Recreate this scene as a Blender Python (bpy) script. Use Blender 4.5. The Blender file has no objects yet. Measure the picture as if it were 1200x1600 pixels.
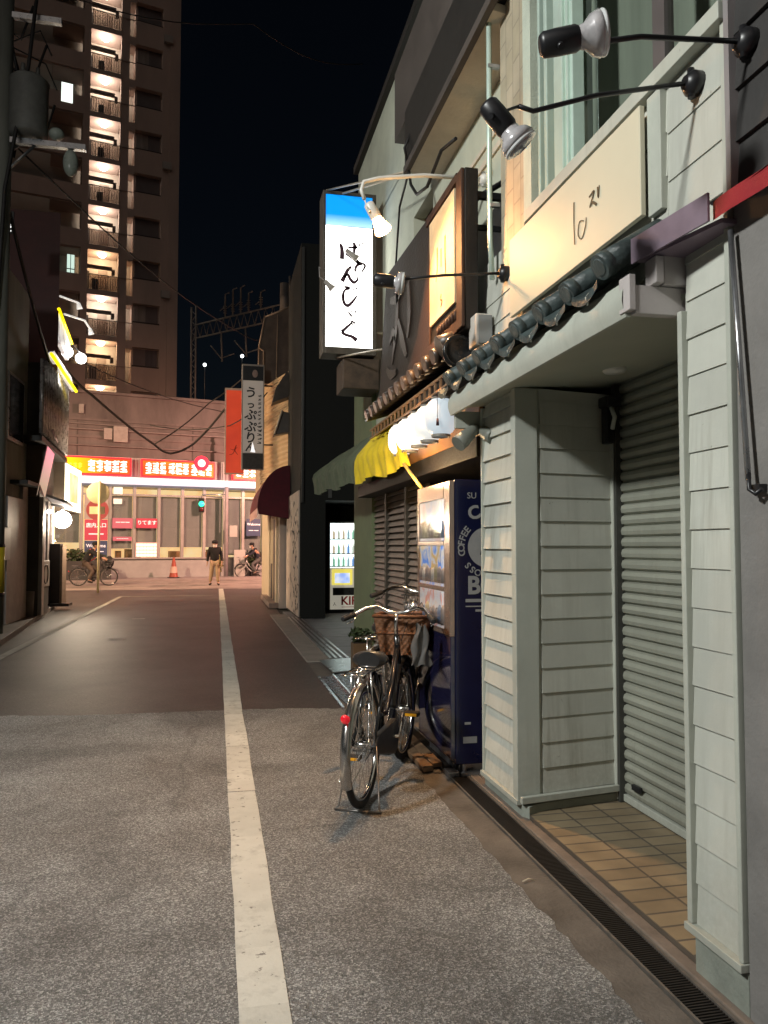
import bpy, bmesh, math, random
from mathutils import Vector, Matrix
random.seed(7)
PI = math.pi
C = bpy.context.scene.collection
S = bpy.context.scene

# ------------------------------------------------------------------ materials
MATS = {}
def mat(name, col, rough=0.6, var=0.25, scale=6.0, bump=0.0, bscale=60.0, metal=0.0, emit=None, estr=0.0, spec=0.4,
        streak=0.0, coat=0.0):
    if name in MATS: return MATS[name]
    m = bpy.data.materials.new(name); m.use_nodes = True
    nt = m.node_tree; N = nt.nodes; L = nt.links
    b = N['Principled BSDF']
    b.inputs['Roughness'].default_value = rough
    b.inputs['Metallic'].default_value = metal
    b.inputs['Specular IOR Level'].default_value = spec
    if coat: b.inputs['Coat Weight'].default_value = coat
    tc = N.new('ShaderNodeTexCoord')
    c = (col[0], col[1], col[2], 1)
    if var > 0:
        n = N.new('ShaderNodeTexNoise'); n.inputs['Scale'].default_value = scale
        n.inputs['Detail'].default_value = 6; n.inputs['Roughness'].default_value = 0.65
        if streak:
            mp = N.new('ShaderNodeMapping'); mp.inputs['Scale'].default_value = (1, 1, streak)
            L.new(tc.outputs['Object'], mp.inputs['Vector']); L.new(mp.outputs[0], n.inputs['Vector'])
        else:
            L.new(tc.outputs['Object'], n.inputs['Vector'])
        r = N.new('ShaderNodeValToRGB')
        r.color_ramp.elements[0].position = 0.3; r.color_ramp.elements[1].position = 0.72
        lo = [x * (1 - var) for x in col]; hi = [min(1, x * (1 + var * 0.6)) for x in col]
        r.color_ramp.elements[0].color = (*lo, 1); r.color_ramp.elements[1].color = (*hi, 1)
        L.new(n.outputs['Fac'], r.inputs['Fac']); L.new(r.outputs['Color'], b.inputs['Base Color'])
        mr = N.new('ShaderNodeMapRange')
        mr.inputs['To Min'].default_value = max(0.02, rough - 0.12); mr.inputs['To Max'].default_value = min(1, rough + 0.12)
        L.new(n.outputs['Fac'], mr.inputs['Value']); L.new(mr.outputs[0], b.inputs['Roughness'])
    else:
        b.inputs['Base Color'].default_value = c
    if bump > 0:
        n2 = N.new('ShaderNodeTexNoise'); n2.inputs['Scale'].default_value = bscale; n2.inputs['Detail'].default_value = 4
        L.new(tc.outputs['Object'], n2.inputs['Vector'])
        bp = N.new('ShaderNodeBump'); bp.inputs['Strength'].default_value = bump; bp.inputs['Distance'].default_value = 0.01
        L.new(n2.outputs['Fac'], bp.inputs['Height']); L.new(bp.outputs[0], b.inputs['Normal'])
    if emit:
        b.inputs['Emission Color'].default_value = (*emit, 1); b.inputs['Emission Strength'].default_value = estr
    MATS[name] = m
    return m

def emis(name, col, strength, col2=None, scale=3.0, axis=None, z0=0, z1=1):
    """lit acrylic, lamp glass, or a glow painted into things that are no lamp; optional mottling or a gradient along an object axis"""
    if name in MATS: return MATS[name]
    m = bpy.data.materials.new(name); m.use_nodes = True
    nt = m.node_tree; N = nt.nodes; L = nt.links
    b = N['Principled BSDF']; b.inputs['Roughness'].default_value = 0.35
    b.inputs['Base Color'].default_value = (*[min(0.8, x * 0.8) for x in col], 1)
    b.inputs['Emission Strength'].default_value = strength
    if col2:
        tc = N.new('ShaderNodeTexCoord'); r = N.new('ShaderNodeValToRGB')
        r.color_ramp.elements[0].color = (*col, 1); r.color_ramp.elements[1].color = (*col2, 1)
        if axis is None:
            n = N.new('ShaderNodeTexNoise'); n.inputs['Scale'].default_value = scale; n.inputs['Detail'].default_value = 3
            L.new(tc.outputs['Object'], n.inputs['Vector']); src = n.outputs['Fac']
            r.color_ramp.elements[0].position = 0.35; r.color_ramp.elements[1].position = 0.65
        else:
            sp = N.new('ShaderNodeSeparateXYZ'); L.new(tc.outputs['Object'], sp.inputs[0])
            mr = N.new('ShaderNodeMapRange'); mr.inputs['From Min'].default_value = z0; mr.inputs['From Max'].default_value = z1
            L.new(sp.outputs[axis], mr.inputs['Value']); src = mr.outputs[0]
        L.new(src, r.inputs['Fac']); L.new(r.outputs['Color'], b.inputs['Emission Color'])
        L.new(r.outputs['Color'], b.inputs['Base Color'])
    else:
        b.inputs['Emission Color'].default_value = (*col, 1)
    MATS[name] = m
    return m

def glass(name, tint=(0.8, 0.85, 0.85), mix=0.75, rough=0.03):
    if name in MATS: return MATS[name]
    m = bpy.data.materials.new(name); m.use_nodes = True
    nt = m.node_tree; N = nt.nodes; L = nt.links
    for n in list(N):
        if n.type != 'OUTPUT_MATERIAL': N.remove(n)
    out = [n for n in N if n.type == 'OUTPUT_MATERIAL'][0]
    t = N.new('ShaderNodeBsdfTransparent'); t.inputs[0].default_value = (*tint, 1)
    g = N.new('ShaderNodeBsdfGlossy'); g.inputs['Roughness'].default_value = rough; g.inputs['Color'].default_value = (0.9, 0.95, 0.95, 1)
    f = N.new('ShaderNodeLayerWeight'); f.inputs['Blend'].default_value = 0.5
    pw = N.new('ShaderNodeMath'); pw.operation = 'POWER'; pw.inputs[1].default_value = 5; L.new(f.outputs['Facing'], pw.inputs[0])
    ad = N.new('ShaderNodeMath'); ad.operation = 'MULTIPLY_ADD'; ad.inputs[1].default_value = 0.5; ad.inputs[2].default_value = 1 - mix + 0.03; ad.use_clamp = True
    L.new(pw.outputs[0], ad.inputs[0])
    mx = N.new('ShaderNodeMixShader'); L.new(ad.outputs[0], mx.inputs[0]); L.new(t.outputs[0], mx.inputs[1]); L.new(g.outputs[0], mx.inputs[2])
    L.new(mx.outputs[0], out.inputs[0])
    MATS[name] = m
    return m

def asphalt(name, dark, light, scale, bstr, warm=(1, 1, 1), gl=0.62):
    m = bpy.data.materials.new(name); m.use_nodes = True
    nt = m.node_tree; N = nt.nodes; L = nt.links; b = N['Principled BSDF']
    tc = N.new('ShaderNodeTexCoord')
    v = N.new('ShaderNodeTexVoronoi'); v.inputs['Scale'].default_value = scale
    L.new(tc.outputs['Object'], v.inputs['Vector'])
    sep = N.new('ShaderNodeSeparateColor'); L.new(v.outputs['Color'], sep.inputs[0])
    r = N.new('ShaderNodeValToRGB'); e = r.color_ramp.elements
    e[0].position = 0.0; e[0].color = (*[dark * w for w in warm], 1)
    e[1].position = 1.0; e[1].color = (*[light * w for w in warm], 1)
    k = e.new(0.62); k.color = (*[(dark * 0.72 + light * 0.28) * w for w in warm], 1)
    L.new(sep.outputs[0], r.inputs['Fac'])
    n = N.new('ShaderNodeTexNoise'); n.inputs['Scale'].default_value = 1.1; n.inputs['Detail'].default_value = 7; n.inputs['Roughness'].default_value = 0.7
    L.new(tc.outputs['Object'], n.inputs['Vector'])
    r2 = N.new('ShaderNodeValToRGB'); r2.color_ramp.elements[0].position = 0.3; r2.color_ramp.elements[0].color = (0.55, 0.52, 0.5, 1)
    r2.color_ramp.elements[1].position = 0.7; r2.color_ramp.elements[1].color = (1.1, 1.1, 1.1, 1)
    L.new(n.outputs['Fac'], r2.inputs['Fac'])
    mx = N.new('ShaderNodeMix'); mx.data_type = 'RGBA'; mx.blend_type = 'MULTIPLY'; mx.inputs[0].default_value = 1
    L.new(r.outputs[0], mx.inputs[6]); L.new(r2.outputs[0], mx.inputs[7]); L.new(mx.outputs[2], b.inputs['Base Color'])
    vc = N.new('ShaderNodeTexVoronoi'); vc.feature = 'DISTANCE_TO_EDGE'; vc.inputs['Scale'].default_value = 0.55
    dn = N.new('ShaderNodeTexNoise'); dn.inputs['Scale'].default_value = 3.0; dn.inputs['Detail'].default_value = 6; L.new(tc.outputs['Object'], dn.inputs['Vector'])
    dm = N.new('ShaderNodeMix'); dm.data_type = 'VECTOR'; dm.inputs[0].default_value = 0.22; L.new(tc.outputs['Object'], dm.inputs[4]); L.new(dn.outputs['Color'], dm.inputs[5]); L.new(dm.outputs[1], vc.inputs['Vector'])
    cr = N.new('ShaderNodeMapRange'); cr.inputs['From Min'].default_value = 0.004; cr.inputs['From Max'].default_value = 0.012; cr.inputs['To Min'].default_value = 0.78; L.new(vc.outputs['Distance'], cr.inputs['Value'])
    nm = N.new('ShaderNodeTexNoise'); nm.inputs['Scale'].default_value = 0.45; nm.inputs['Detail'].default_value = 4; L.new(tc.outputs['Object'], nm.inputs['Vector'])
    cm = N.new('ShaderNodeMapRange'); cm.inputs['From Min'].default_value = 0.44; cm.inputs['From Max'].default_value = 0.54; L.new(nm.outputs['Fac'], cm.inputs['Value'])
    mxx = N.new('ShaderNodeMath'); mxx.operation = 'MAXIMUM'; L.new(cr.outputs[0], mxx.inputs[0]); L.new(cm.outputs[0], mxx.inputs[1])
    st_ = N.new('ShaderNodeMapRange'); st_.inputs['From Min'].default_value = 0.36; st_.inputs['From Max'].default_value = 0.50; st_.inputs['To Min'].default_value = 0.62
    n5 = N.new('ShaderNodeTexNoise'); n5.inputs['Scale'].default_value = 0.8; n5.inputs['Detail'].default_value = 8; n5.inputs['Distortion'].default_value = 0.6; L.new(tc.outputs['Object'], n5.inputs['Vector']); L.new(n5.outputs['Fac'], st_.inputs['Value'])
    ml = N.new('ShaderNodeMath'); ml.operation = 'MULTIPLY'; L.new(mxx.outputs[0], ml.inputs[0]); L.new(st_.outputs[0], ml.inputs[1])
    mz = N.new('ShaderNodeMix'); mz.data_type = 'RGBA'; mz.blend_type = 'MULTIPLY'; mz.inputs[0].default_value = 1; L.new(mx.outputs[2], mz.inputs[6]); L.new(ml.outputs[0], mz.inputs[7]); L.new(mz.outputs[2], b.inputs['Base Color'])
    bp = N.new('ShaderNodeBump'); bp.inputs['Strength'].default_value = bstr; bp.inputs['Distance'].default_value = 0.006
    ad = N.new('ShaderNodeMath'); ad.operation = 'ADD'
    n3 = N.new('ShaderNodeTexNoise'); n3.inputs['Scale'].default_value = scale * 1.7; L.new(tc.outputs['Object'], n3.inputs['Vector'])
    L.new(v.outputs['Distance'], ad.inputs[0]); L.new(n3.outputs['Fac'], ad.inputs[1])
    L.new(ad.outputs[0], bp.inputs['Height']); L.new(bp.outputs[0], b.inputs['Normal'])
    b.inputs['Roughness'].default_value = gl; b.inputs['Specular IOR Level'].default_value = 0.5
    return m

def weathered(name, col, dirt, rough=0.55, amount=0.55, metal=0.0, foot=0.5, bump=0.15, chip=0.70):
    m = bpy.data.materials.new(name); m.use_nodes = True; nt = m.node_tree; N = nt.nodes; L = nt.links; b = N['Principled BSDF']
    tc = N.new('ShaderNodeTexCoord'); ge = N.new('ShaderNodeNewGeometry')
    def noise(sc, det, mapscale):
        mp = N.new('ShaderNodeMapping'); mp.inputs['Scale'].default_value = mapscale; L.new(tc.outputs['Object'], mp.inputs[0])
        n = N.new('ShaderNodeTexNoise'); n.inputs['Scale'].default_value = sc; n.inputs['Detail'].default_value = det; n.inputs['Roughness'].default_value = 0.7; L.new(mp.outputs[0], n.inputs[0]); return n
    def ramp(src, a, c):
        r = N.new('ShaderNodeMapRange'); r.inputs['From Min'].default_value = a; r.inputs['From Max'].default_value = c; L.new(src, r.inputs['Value']); return r
    cl = noise(1.3, 8, (1, 1, 1)); stk = noise(9, 5, (1, 1, 0.06)); fine = noise(38, 6, (1, 1, 1)); chip_ = noise(16, 5, (1, 1, 1))
    c1 = N.new('ShaderNodeMix'); c1.data_type = 'RGBA'; c1.inputs[6].default_value = (*[x * 0.86 for x in col], 1); c1.inputs[7].default_value = (*[min(1, x * 1.08) for x in col], 1)
    L.new(ramp(cl.outputs['Fac'], .35, .65).outputs[0], c1.inputs[0])
    a = N.new('ShaderNodeMath'); a.operation = 'MULTIPLY'; L.new(ramp(stk.outputs['Fac'], .50, .74).outputs[0], a.inputs[0]); L.new(ramp(cl.outputs['Fac'], .40, .66).outputs[0], a.inputs[1])
    sp = N.new('ShaderNodeSeparateXYZ'); L.new(ge.outputs['Position'], sp.inputs[0])
    ft = N.new('ShaderNodeMapRange'); ft.inputs['From Min'].default_value = 0.55; ft.inputs['From Max'].default_value = 0.05; ft.inputs['To Max'].default_value = foot; L.new(sp.outputs[2], ft.inputs['Value'])
    f2 = N.new('ShaderNodeMath'); f2.operation = 'MULTIPLY'; L.new(ft.outputs[0], f2.inputs[0]); L.new(ramp(fine.outputs['Fac'], .3, .7).outputs[0], f2.inputs[1])
    ch = ramp(chip_.outputs['Fac'], chip, chip + .03)
    ad = N.new('ShaderNodeMath'); ad.operation = 'ADD'; L.new(a.outputs[0], ad.inputs[0]); L.new(f2.outputs[0], ad.inputs[1])
    ad2 = N.new('ShaderNodeMath'); ad2.operation = 'ADD'; ad2.use_clamp = True; L.new(ad.outputs[0], ad2.inputs[0]); L.new(ch.outputs[0], ad2.inputs[1])
    sc = N.new('ShaderNodeMath'); sc.operation = 'MULTIPLY'; sc.inputs[1].default_value = amount; L.new(ad2.outputs[0], sc.inputs[0])
    c2 = N.new('ShaderNodeMix'); c2.data_type = 'RGBA'; c2.inputs[7].default_value = (*dirt, 1); L.new(sc.outputs[0], c2.inputs[0]); L.new(c1.outputs[2], c2.inputs[6])
    ri = N.new('ShaderNodeMapRange'); ri.inputs['To Min'].default_value = 0.86; ri.inputs['To Max'].default_value = 1.04; L.new(ge.outputs['Random Per Island'], ri.inputs['Value'])
    hv = N.new('ShaderNodeHueSaturation'); L.new(ri.outputs[0], hv.inputs['Value']); L.new(c2.outputs[2], hv.inputs['Color']); L.new(hv.outputs[0], b.inputs['Base Color'])
    rr = N.new('ShaderNodeMapRange'); rr.inputs['To Min'].default_value = rough - .1; rr.inputs['To Max'].default_value = rough + .2; L.new(cl.outputs['Fac'], rr.inputs['Value']); L.new(rr.outputs[0], b.inputs['Roughness'])
    bp = N.new('ShaderNodeBump'); bp.inputs['Strength'].default_value = bump; bp.inputs['Distance'].default_value = 0.006; L.new(fine.outputs['Fac'], bp.inputs['Height']); L.new(bp.outputs[0], b.inputs['Normal'])
    b.inputs['Metallic'].default_value = metal; b.inputs['Specular IOR Level'].default_value = 0.35; MATS[name] = m; return m

def brickish(name, c1, c2, mortar, bw, bh, off=0.5, rot=None, ms=0.012):
    m = bpy.data.materials.new(name); m.use_nodes = True
    nt = m.node_tree; N = nt.nodes; L = nt.links; b = N['Principled BSDF']
    tc = N.new('ShaderNodeTexCoord'); mp = N.new('ShaderNodeMapping')
    if rot: mp.inputs['Rotation'].default_value = rot
    L.new(tc.outputs['Object'], mp.inputs[0])
    t = N.new('ShaderNodeTexBrick'); t.offset = off; t.inputs['Scale'].default_value = 1
    t.inputs['Brick Width'].default_value = bw; t.inputs['Row Height'].default_value = bh; t.inputs['Mortar Size'].default_value = ms
    t.inputs['Color1'].default_value = (*c1, 1); t.inputs['Color2'].default_value = (*c2, 1); t.inputs['Mortar'].default_value = (*mortar, 1)
    L.new(mp.outputs[0], t.inputs['Vector'])
    n = N.new('ShaderNodeTexNoise'); n.inputs['Scale'].default_value = 5; n.inputs['Detail'].default_value = 6; L.new(tc.outputs['Object'], n.inputs['Vector'])
    mx = N.new('ShaderNodeMix'); mx.data_type = 'RGBA'; mx.blend_type = 'OVERLAY'; mx.inputs[0].default_value = 0.5
    L.new(t.outputs['Color'], mx.inputs[6]); L.new(n.outputs['Fac'], mx.inputs[7])
    hs = N.new('ShaderNodeHueSaturation'); hs.inputs['Saturation'].default_value = 0.8
    L.new(mx.outputs[2], hs.inputs['Color']); L.new(hs.outputs[0], b.inputs['Base Color'])
    bp = N.new('ShaderNodeBump'); bp.inputs['Strength'].default_value = 0.4; bp.inputs['Distance'].default_value = 0.004; bp.invert = True
    L.new(t.outputs['Fac'], bp.inputs['Height']); L.new(bp.outputs[0], b.inputs['Normal'])
    b.inputs['Roughness'].default_value = 0.55
    return m

# ------------------------------------------------------------------ mesh builder
class MB:
    def __init__(s): s.v = []; s.f = []; s.sm = []
    def add(s, vs, fs, smooth=False):
        o = len(s.v); s.v += [tuple(p) for p in vs]
        for f in fs: s.f.append([i + o for i in f]); s.sm.append(smooth)
        return s
    def box(s, x0, x1, y0, y1, z0, z1):
        vs = [(x, y, z) for z in (z0, z1) for y in (y0, y1) for x in (x0, x1)]
        return s.add(vs, [(0, 2, 3, 1), (4, 5, 7, 6), (0, 1, 5, 4), (2, 6, 7, 3), (0, 4, 6, 2), (1, 3, 7, 5)])
    def obox(s, M, sx, sy, sz):
        vs = [M @ Vector((x, y, z)) for z in (-sz / 2, sz / 2) for y in (-sy / 2, sy / 2) for x in (-sx / 2, sx / 2)]
        return s.add(vs, [(0, 2, 3, 1), (4, 5, 7, 6), (0, 1, 5, 4), (2, 6, 7, 3), (0, 4, 6, 2), (1, 3, 7, 5)])
    def quad(s, *p): return s.add(p, [tuple(range(len(p)))])
    def prism(s, pts, d):
        """pts: planar 3-D polygon; d: extrusion vector"""
        n = len(pts); d = Vector(d)
        a = [Vector(p) for p in pts]; b = [p + d for p in a]
        fs = [tuple(range(n - 1, -1, -1)), tuple(range(n, 2 * n))] + [(i, (i + 1) % n, n + (i + 1) % n, n + i) for i in range(n)]
        return s.add(a + b, fs)
    def tube(s, pts, r, n=8, caps=True, closed=False, smooth=True):
        pts = [Vector(p) for p in pts]; m = len(pts)
        rs = r if isinstance(r, (list, tuple)) else [r] * m
        up = None; vs = []
        for i, p in enumerate(pts):
            if closed: t = pts[(i + 1) % m] - pts[i - 1]
            else: t = pts[min(i + 1, m - 1)] - pts[max(i - 1, 0)]
            if t.length < 1e-9: t = Vector((0, 0, 1))
            t.normalize()
            if up is None:
                up = Vector((0, 0, 1)) if abs(t.z) < 0.9 else Vector((1, 0, 0))
            up = (up - t * up.dot(t))
            if up.length < 1e-6: up = t.orthogonal()
            up.normalize(); q = t.cross(up)
            for k in range(n):
                a = 2 * PI * k / n
                vs.append(p + (up * math.cos(a) + q * math.sin(a)) * rs[i])
        fs = []
        for i in range(m if closed else m - 1):
            j = (i + 1) % m
            for k in range(n):
                l = (k + 1) % n
                fs.append((i * n + k, i * n + l, j * n + l, j * n + k))
        s.add(vs, fs, smooth)
        if caps and not closed:
            o = len(s.v) - len(vs)
            s.f.append([o + k for k in range(n - 1, -1, -1)]); s.sm.append(False)
            s.f.append([o + (m - 1) * n + k for k in range(n)]); s.sm.append(False)
        return s
    def cyl(s, p0, p1, r0, r1=None, n=16): return s.tube([p0, p1], [r0, r0 if r1 is None else r1], n)
    def lathe(s, prof, M=None, n=20, smooth=True):
        """prof: list of (r, z)"""
        M = M or Matrix()
        vs = []; m = len(prof)
        for r, z in prof:
            for k in range(n):
                a = 2 * PI * k / n; vs.append(M @ Vector((max(r, 1e-4) * math.cos(a), max(r, 1e-4) * math.sin(a), z)))
        fs = [(i * n + k, i * n + (k + 1) % n, (i + 1) * n + (k + 1) % n, (i + 1) * n + k) for i in range(m - 1) for k in range(n)]
        return s.add(vs, fs, smooth)
    def sphere(s, c, r, n=14, sc=(1, 1, 1)):
        c = Vector(c); M = Matrix.Translation(c) @ Matrix.Diagonal((sc[0], sc[1], sc[2], 1))
        return s.lathe([(r * math.sin(PI * i / n), -r * math.cos(PI * i / n)) for i in range(n + 1)], M, n=n * 2)
    def grid(s, fn, nu, nv, smooth=True):
        vs = [fn(i / nu, j / nv) for i in range(nu + 1) for j in range(nv + 1)]
        fs = [(i * (nv + 1) + j, (i + 1) * (nv + 1) + j, (i + 1) * (nv + 1) + j + 1, i * (nv + 1) + j + 1) for i in range(nu) for j in range(nv)]
        return s.add(vs, fs, smooth)
    def ring(s, c, axis, R, r, n=48, m=8):
        axis = Vector(axis).normalized(); a = axis.orthogonal().normalized(); b = axis.cross(a); c = Vector(c)
        return s.tube([c + (a * math.cos(2 * PI * i / n) + b * math.sin(2 * PI * i / n)) * R for i in range(n)], r, m, closed=True)
    def text(s, body, size, M, ext=0.002, align='CENTER', bold=0.0):
        cu = bpy.data.curves.new('txt', 'FONT'); cu.body = body; cu.size = size; cu.align_x = align; cu.align_y = 'CENTER'
        cu.extrude = ext; cu.offset = bold; cu.resolution_u = 3
        o = bpy.data.objects.new('txt', cu); C.objects.link(o)
        dg = bpy.context.evaluated_depsgraph_get()
        me = bpy.data.meshes.new_from_object(o.evaluated_get(dg))
        s.add([M @ v.co for v in me.vertices], [tuple(p.vertices) for p in me.polygons])
        bpy.data.objects.remove(o); bpy.data.curves.remove(cu); bpy.data.meshes.remove(me)
        return s
    def brush(s, pts, ws, M, ext=0.0015):
        """a brush stroke in the local XY plane: smoothed centre line with varying width"""
        P = [Vector((p[0], p[1])) for p in pts]; Q = []; W = []
        for i in range(len(P) - 1):
            p0 = P[max(i - 1, 0)]; p1 = P[i]; p2 = P[i + 1]; p3 = P[min(i + 2, len(P) - 1)]
            for k in range(5):
                t = k / 5
                Q.append(0.5 * ((2 * p1) + (p2 - p0) * t + (2 * p0 - 5 * p1 + 4 * p2 - p3) * t * t + (3 * p1 - p0 - 3 * p2 + p3) * t ** 3))
                W.append(ws[i] * (1 - t) + ws[i + 1] * t)
        Q.append(P[-1]); W.append(ws[-1]); vs = []
        for i, q in enumerate(Q):
            t = Q[min(i + 1, len(Q) - 1)] - Q[max(i - 1, 0)]
            if t.length < 1e-9: t = Vector((1, 0))
            t.normalize(); nn = Vector((-t.y, t.x)) * W[i] / 2
            for z in (0, ext):
                vs.append(M @ Vector((q.x + nn.x, q.y + nn.y, z))); vs.append(M @ Vector((q.x - nn.x, q.y - nn.y, z)))
        fs = []
        for i in range(len(Q) - 1):
            a = i * 4; b = a + 4
            fs += [(a + 2, b + 2, b + 3, a + 3), (a, a + 1, b + 1, b), (a, b, b + 2, a + 2), (a + 1, a + 3, b + 3, b + 1)]
        return s.add(vs, fs)
    def build(s, name, m, parent=None, world=True, bev=0.0, kind=None, label=None):
        off = Vector(OFF.get(parent.name, (0, 0, 0))) if (parent and world) else Vector((0, 0, 0))
        me = bpy.data.meshes.new(name)
        me.from_pydata([Vector(p) - off for p in s.v], [], s.f); me.update()
        me.polygons.foreach_set('use_smooth', s.sm)
        me.materials.append(m)
        o = bpy.data.objects.new(name, me); C.objects.link(o)
        if parent: o.parent = parent; OFF[o.name] = tuple(off)
        if bev:
            b = o.modifiers.new('edge', 'BEVEL'); b.width = bev; b.segments = 2; b.limit_method = 'ANGLE'; b.angle_limit = 0.7
            b.harden_normals = False
        if kind: o['kind'] = kind
        if label: o['label'] = label
        return o
OFF = {}
def thing(name, label, cat, loc=(0, 0, 0), rz=0.0, group=None):
    o = bpy.data.objects.new(name, None); C.objects.link(o); o.empty_display_size = 0.2
    o.location = loc; o.rotation_euler = (0, 0, rz); o['label'] = label; o['category'] = cat
    if group: o['group'] = group
    OFF[o.name] = tuple(loc)
    return o
def single(o, label, cat, group=None):
    o['label'] = label; o['category'] = cat
    if group: o['group'] = group
    return o
def copy_tree(o, parent=None):
    c = o.copy(); C.objects.link(c)
    if parent: c.parent = parent
    OFF[c.name] = OFF.get(o.name, (0, 0, 0))
    for ch in list(o.children): copy_tree(ch, c)
    return c
def light(name, kind, loc, power, col, parent=None, size=0.05, aim=None, spot=None, blend=0.4):
    l = bpy.data.lights.new(name, kind); l.energy = power; l.color = col
    if kind in ('POINT', 'SPOT'): l.shadow_soft_size = size
    if kind == 'AREA': l.shape = 'DISK'; l.size = size
    if kind == 'SPOT': l.spot_size = spot; l.spot_blend = blend
    o = bpy.data.objects.new(name, l); C.objects.link(o)
    off = Vector(OFF.get(parent.name, (0, 0, 0))) if parent else Vector((0, 0, 0))
    o.location = Vector(loc) - off
    if aim is not None: o.rotation_euler = (Vector(aim) - Vector(loc)).to_track_quat('-Z', 'Y').to_euler()
    if parent: o.parent = parent
    return o
def frame(o, x, y):
    """matrix whose local X, Y are the given world vectors, origin o"""
    x = Vector(x).normalized(); y = Vector(y).normalized(); z = x.cross(y)
    M = Matrix((x, y, z)).transposed().to_4x4(); M.translation = Vector(o); return M
def rotlocal(O, ang):
    a = math.radians(ang)
    return Matrix.Translation(Vector(O)) @ Matrix.Rotation(a, 4, 'Z')

# ------------------------------------------------------------------ palette
cream_paint = weathered('sage_painted_board', (0.53, 0.54, 0.48), (0.19, 0.17, 0.12), 0.55, 0.7, chip=0.69)
trim_paint = weathered('sage_painted_trim', (0.47, 0.49, 0.43), (0.15, 0.14, 0.11), 0.5, 0.5)
ply_paint = mat('painted_sign_board', (0.62, 0.58, 0.44), 0.5, 0.06, 1.2)
shutter_m = weathered('grey_green_shutter', (0.36, 0.37, 0.31), (0.11, 0.10, 0.07), 0.42, 0.7, metal=0.2)
stucco = mat('pale_stucco', (0.50, 0.55, 0.46), 0.8, 0.15, 5, 0.5, 90)
tan_tile = brickish('tan_wall_tile', (0.42, 0.35, 0.23), (0.38, 0.32, 0.2), (0.3, 0.25, 0.17), 0.2, 0.1, rot=(0, PI / 2, 0), ms=0.006)
alu = mat('pale_green_aluminium', (0.55, 0.68, 0.6), 0.35, 0.08, 8, metal=0.3)
grey_paint = mat('grey_concrete_wall', (0.20, 0.19, 0.18), 0.8, 0.22, 3, 0.3, 50)
dark_board = mat('dark_boarding', (0.035, 0.033, 0.032), 0.7, 0.3, 4, 0.2, 40)
black_metal = mat('black_metal', (0.012, 0.012, 0.014), 0.38, 0.2, 20, spec=0.5)
chrome = mat('chrome', (0.75, 0.74, 0.72), 0.14, 0.15, 30, metal=1.0)
steel = mat('worn_steel', (0.42, 0.43, 0.45), 0.3, 0.3, 14, metal=0.9)
rubber = mat('rubber', (0.02, 0.02, 0.021), 0.75, 0.25, 40, 0.15, 200)
tile_m = mat('grey_green_roof_tile', (0.060, 0.080, 0.080), 0.45, 0.6, 9, 0.4, 50)
dark_tile = mat('brown_black_roof_tile', (0.06, 0.045, 0.035), 0.35, 0.4, 10, 0.1, 50)
old_wood = mat('dark_stained_wood', (0.024, 0.018, 0.014), 0.6, 0.45, 5, 0.4, 40, streak=0.15)
red_wood = mat('reddish_wood', (0.055, 0.026, 0.015), 0.55, 0.4, 6, 0.25, 40, streak=0.2)
orange_wood = mat('orange_varnished_wood', (0.50, 0.22, 0.07), 0.5, 0.25, 6, 0.12, 40)
beige_wall = mat('beige_render', (0.60, 0.54, 0.44), 0.8, 0.25, 2.0, 0.3, 40)
pale_wall = mat('pale_green_render', (0.52, 0.54, 0.43), 0.8, 0.22, 1.6, 0.2, 40)
dark_band = mat('dark_brown_steel', (0.020, 0.018, 0.016), 0.6, 0.3, 3)
brown_panel = mat('grey_brown_panel', (0.08, 0.066, 0.058), 0.7, 0.3, 2.5)
green_wall = mat('olive_render', (0.17, 0.21, 0.11), 0.75, 0.2, 3, 0.2, 40)
black_wall = mat('near_black_render', (0.010, 0.011, 0.009), 0.8, 0.35, 2, 0.3, 30)  # nearly black wall colour
tan_siding = mat('tan_corrugated_siding', (0.58, 0.42, 0.24), 0.5, 0.15, 3, metal=0.1)
pink_render = mat('pinkish_cream_render', (0.60, 0.50, 0.42), 0.7, 0.15, 2)
maroon_cloth = mat('maroon_canvas', (0.10, 0.012, 0.02), 0.8, 0.25, 8, 0.2, 200)
concrete = mat('stained_concrete', (0.17, 0.14, 0.115), 0.8, 0.35, 5, 0.3, 60)
viaduct_m = mat('weathered_viaduct_concrete', (0.17, 0.145, 0.145), 0.85, 0.45, 0.7, 0.2, 15, streak=0.35)
tower_wall = mat('brown_tower_tile', (0.42, 0.32, 0.28), 0.7, 0.18, 0.5, streak=0.3)
tower_dark = mat('tower_dark_recess', (0.05, 0.042, 0.04), 0.7, 0.2, 1)
tower_pale = mat('tower_cream_render', (0.50, 0.44, 0.38), 0.7, 0.12, 1)
white_line = weathered('worn_white_road_paint', (0.55, 0.55, 0.50), (0.11, 0.10, 0.09), 0.65, 0.8, foot=0.0, bump=0.4, chip=0.615)
store_grey = mat('store_grey_panel', (0.36, 0.36, 0.36), 0.5, 0.15, 2)
blind_m = mat('grey_roller_blind', (0.30, 0.32, 0.33), 0.8, 0.12, 1.5)
navy = mat('navy_vending_paint', (0.006, 0.008, 0.035), 0.3, 0.2, 5, coat=0.3)
letter_grey = mat('silver_grey_lettering', (0.30, 0.30, 0.29), 0.5, 0.1, 20)
white_paint = mat('white_enamel', (0.74, 0.72, 0.66), 0.35, 0.08, 6)
ink = mat('brush_ink', (0.05, 0.02, 0.035), 0.8, 0.4, 40)
black_ink = mat('black_paint_lettering', (0.015, 0.014, 0.014), 0.6, 0.2, 20)
cable_m = mat('black_cable', (0.015, 0.014, 0.014), 0.6, 0.2, 20)
skin_m = mat('skin', (0.50, 0.31, 0.22), 0.55, 0.08, 20)
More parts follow.
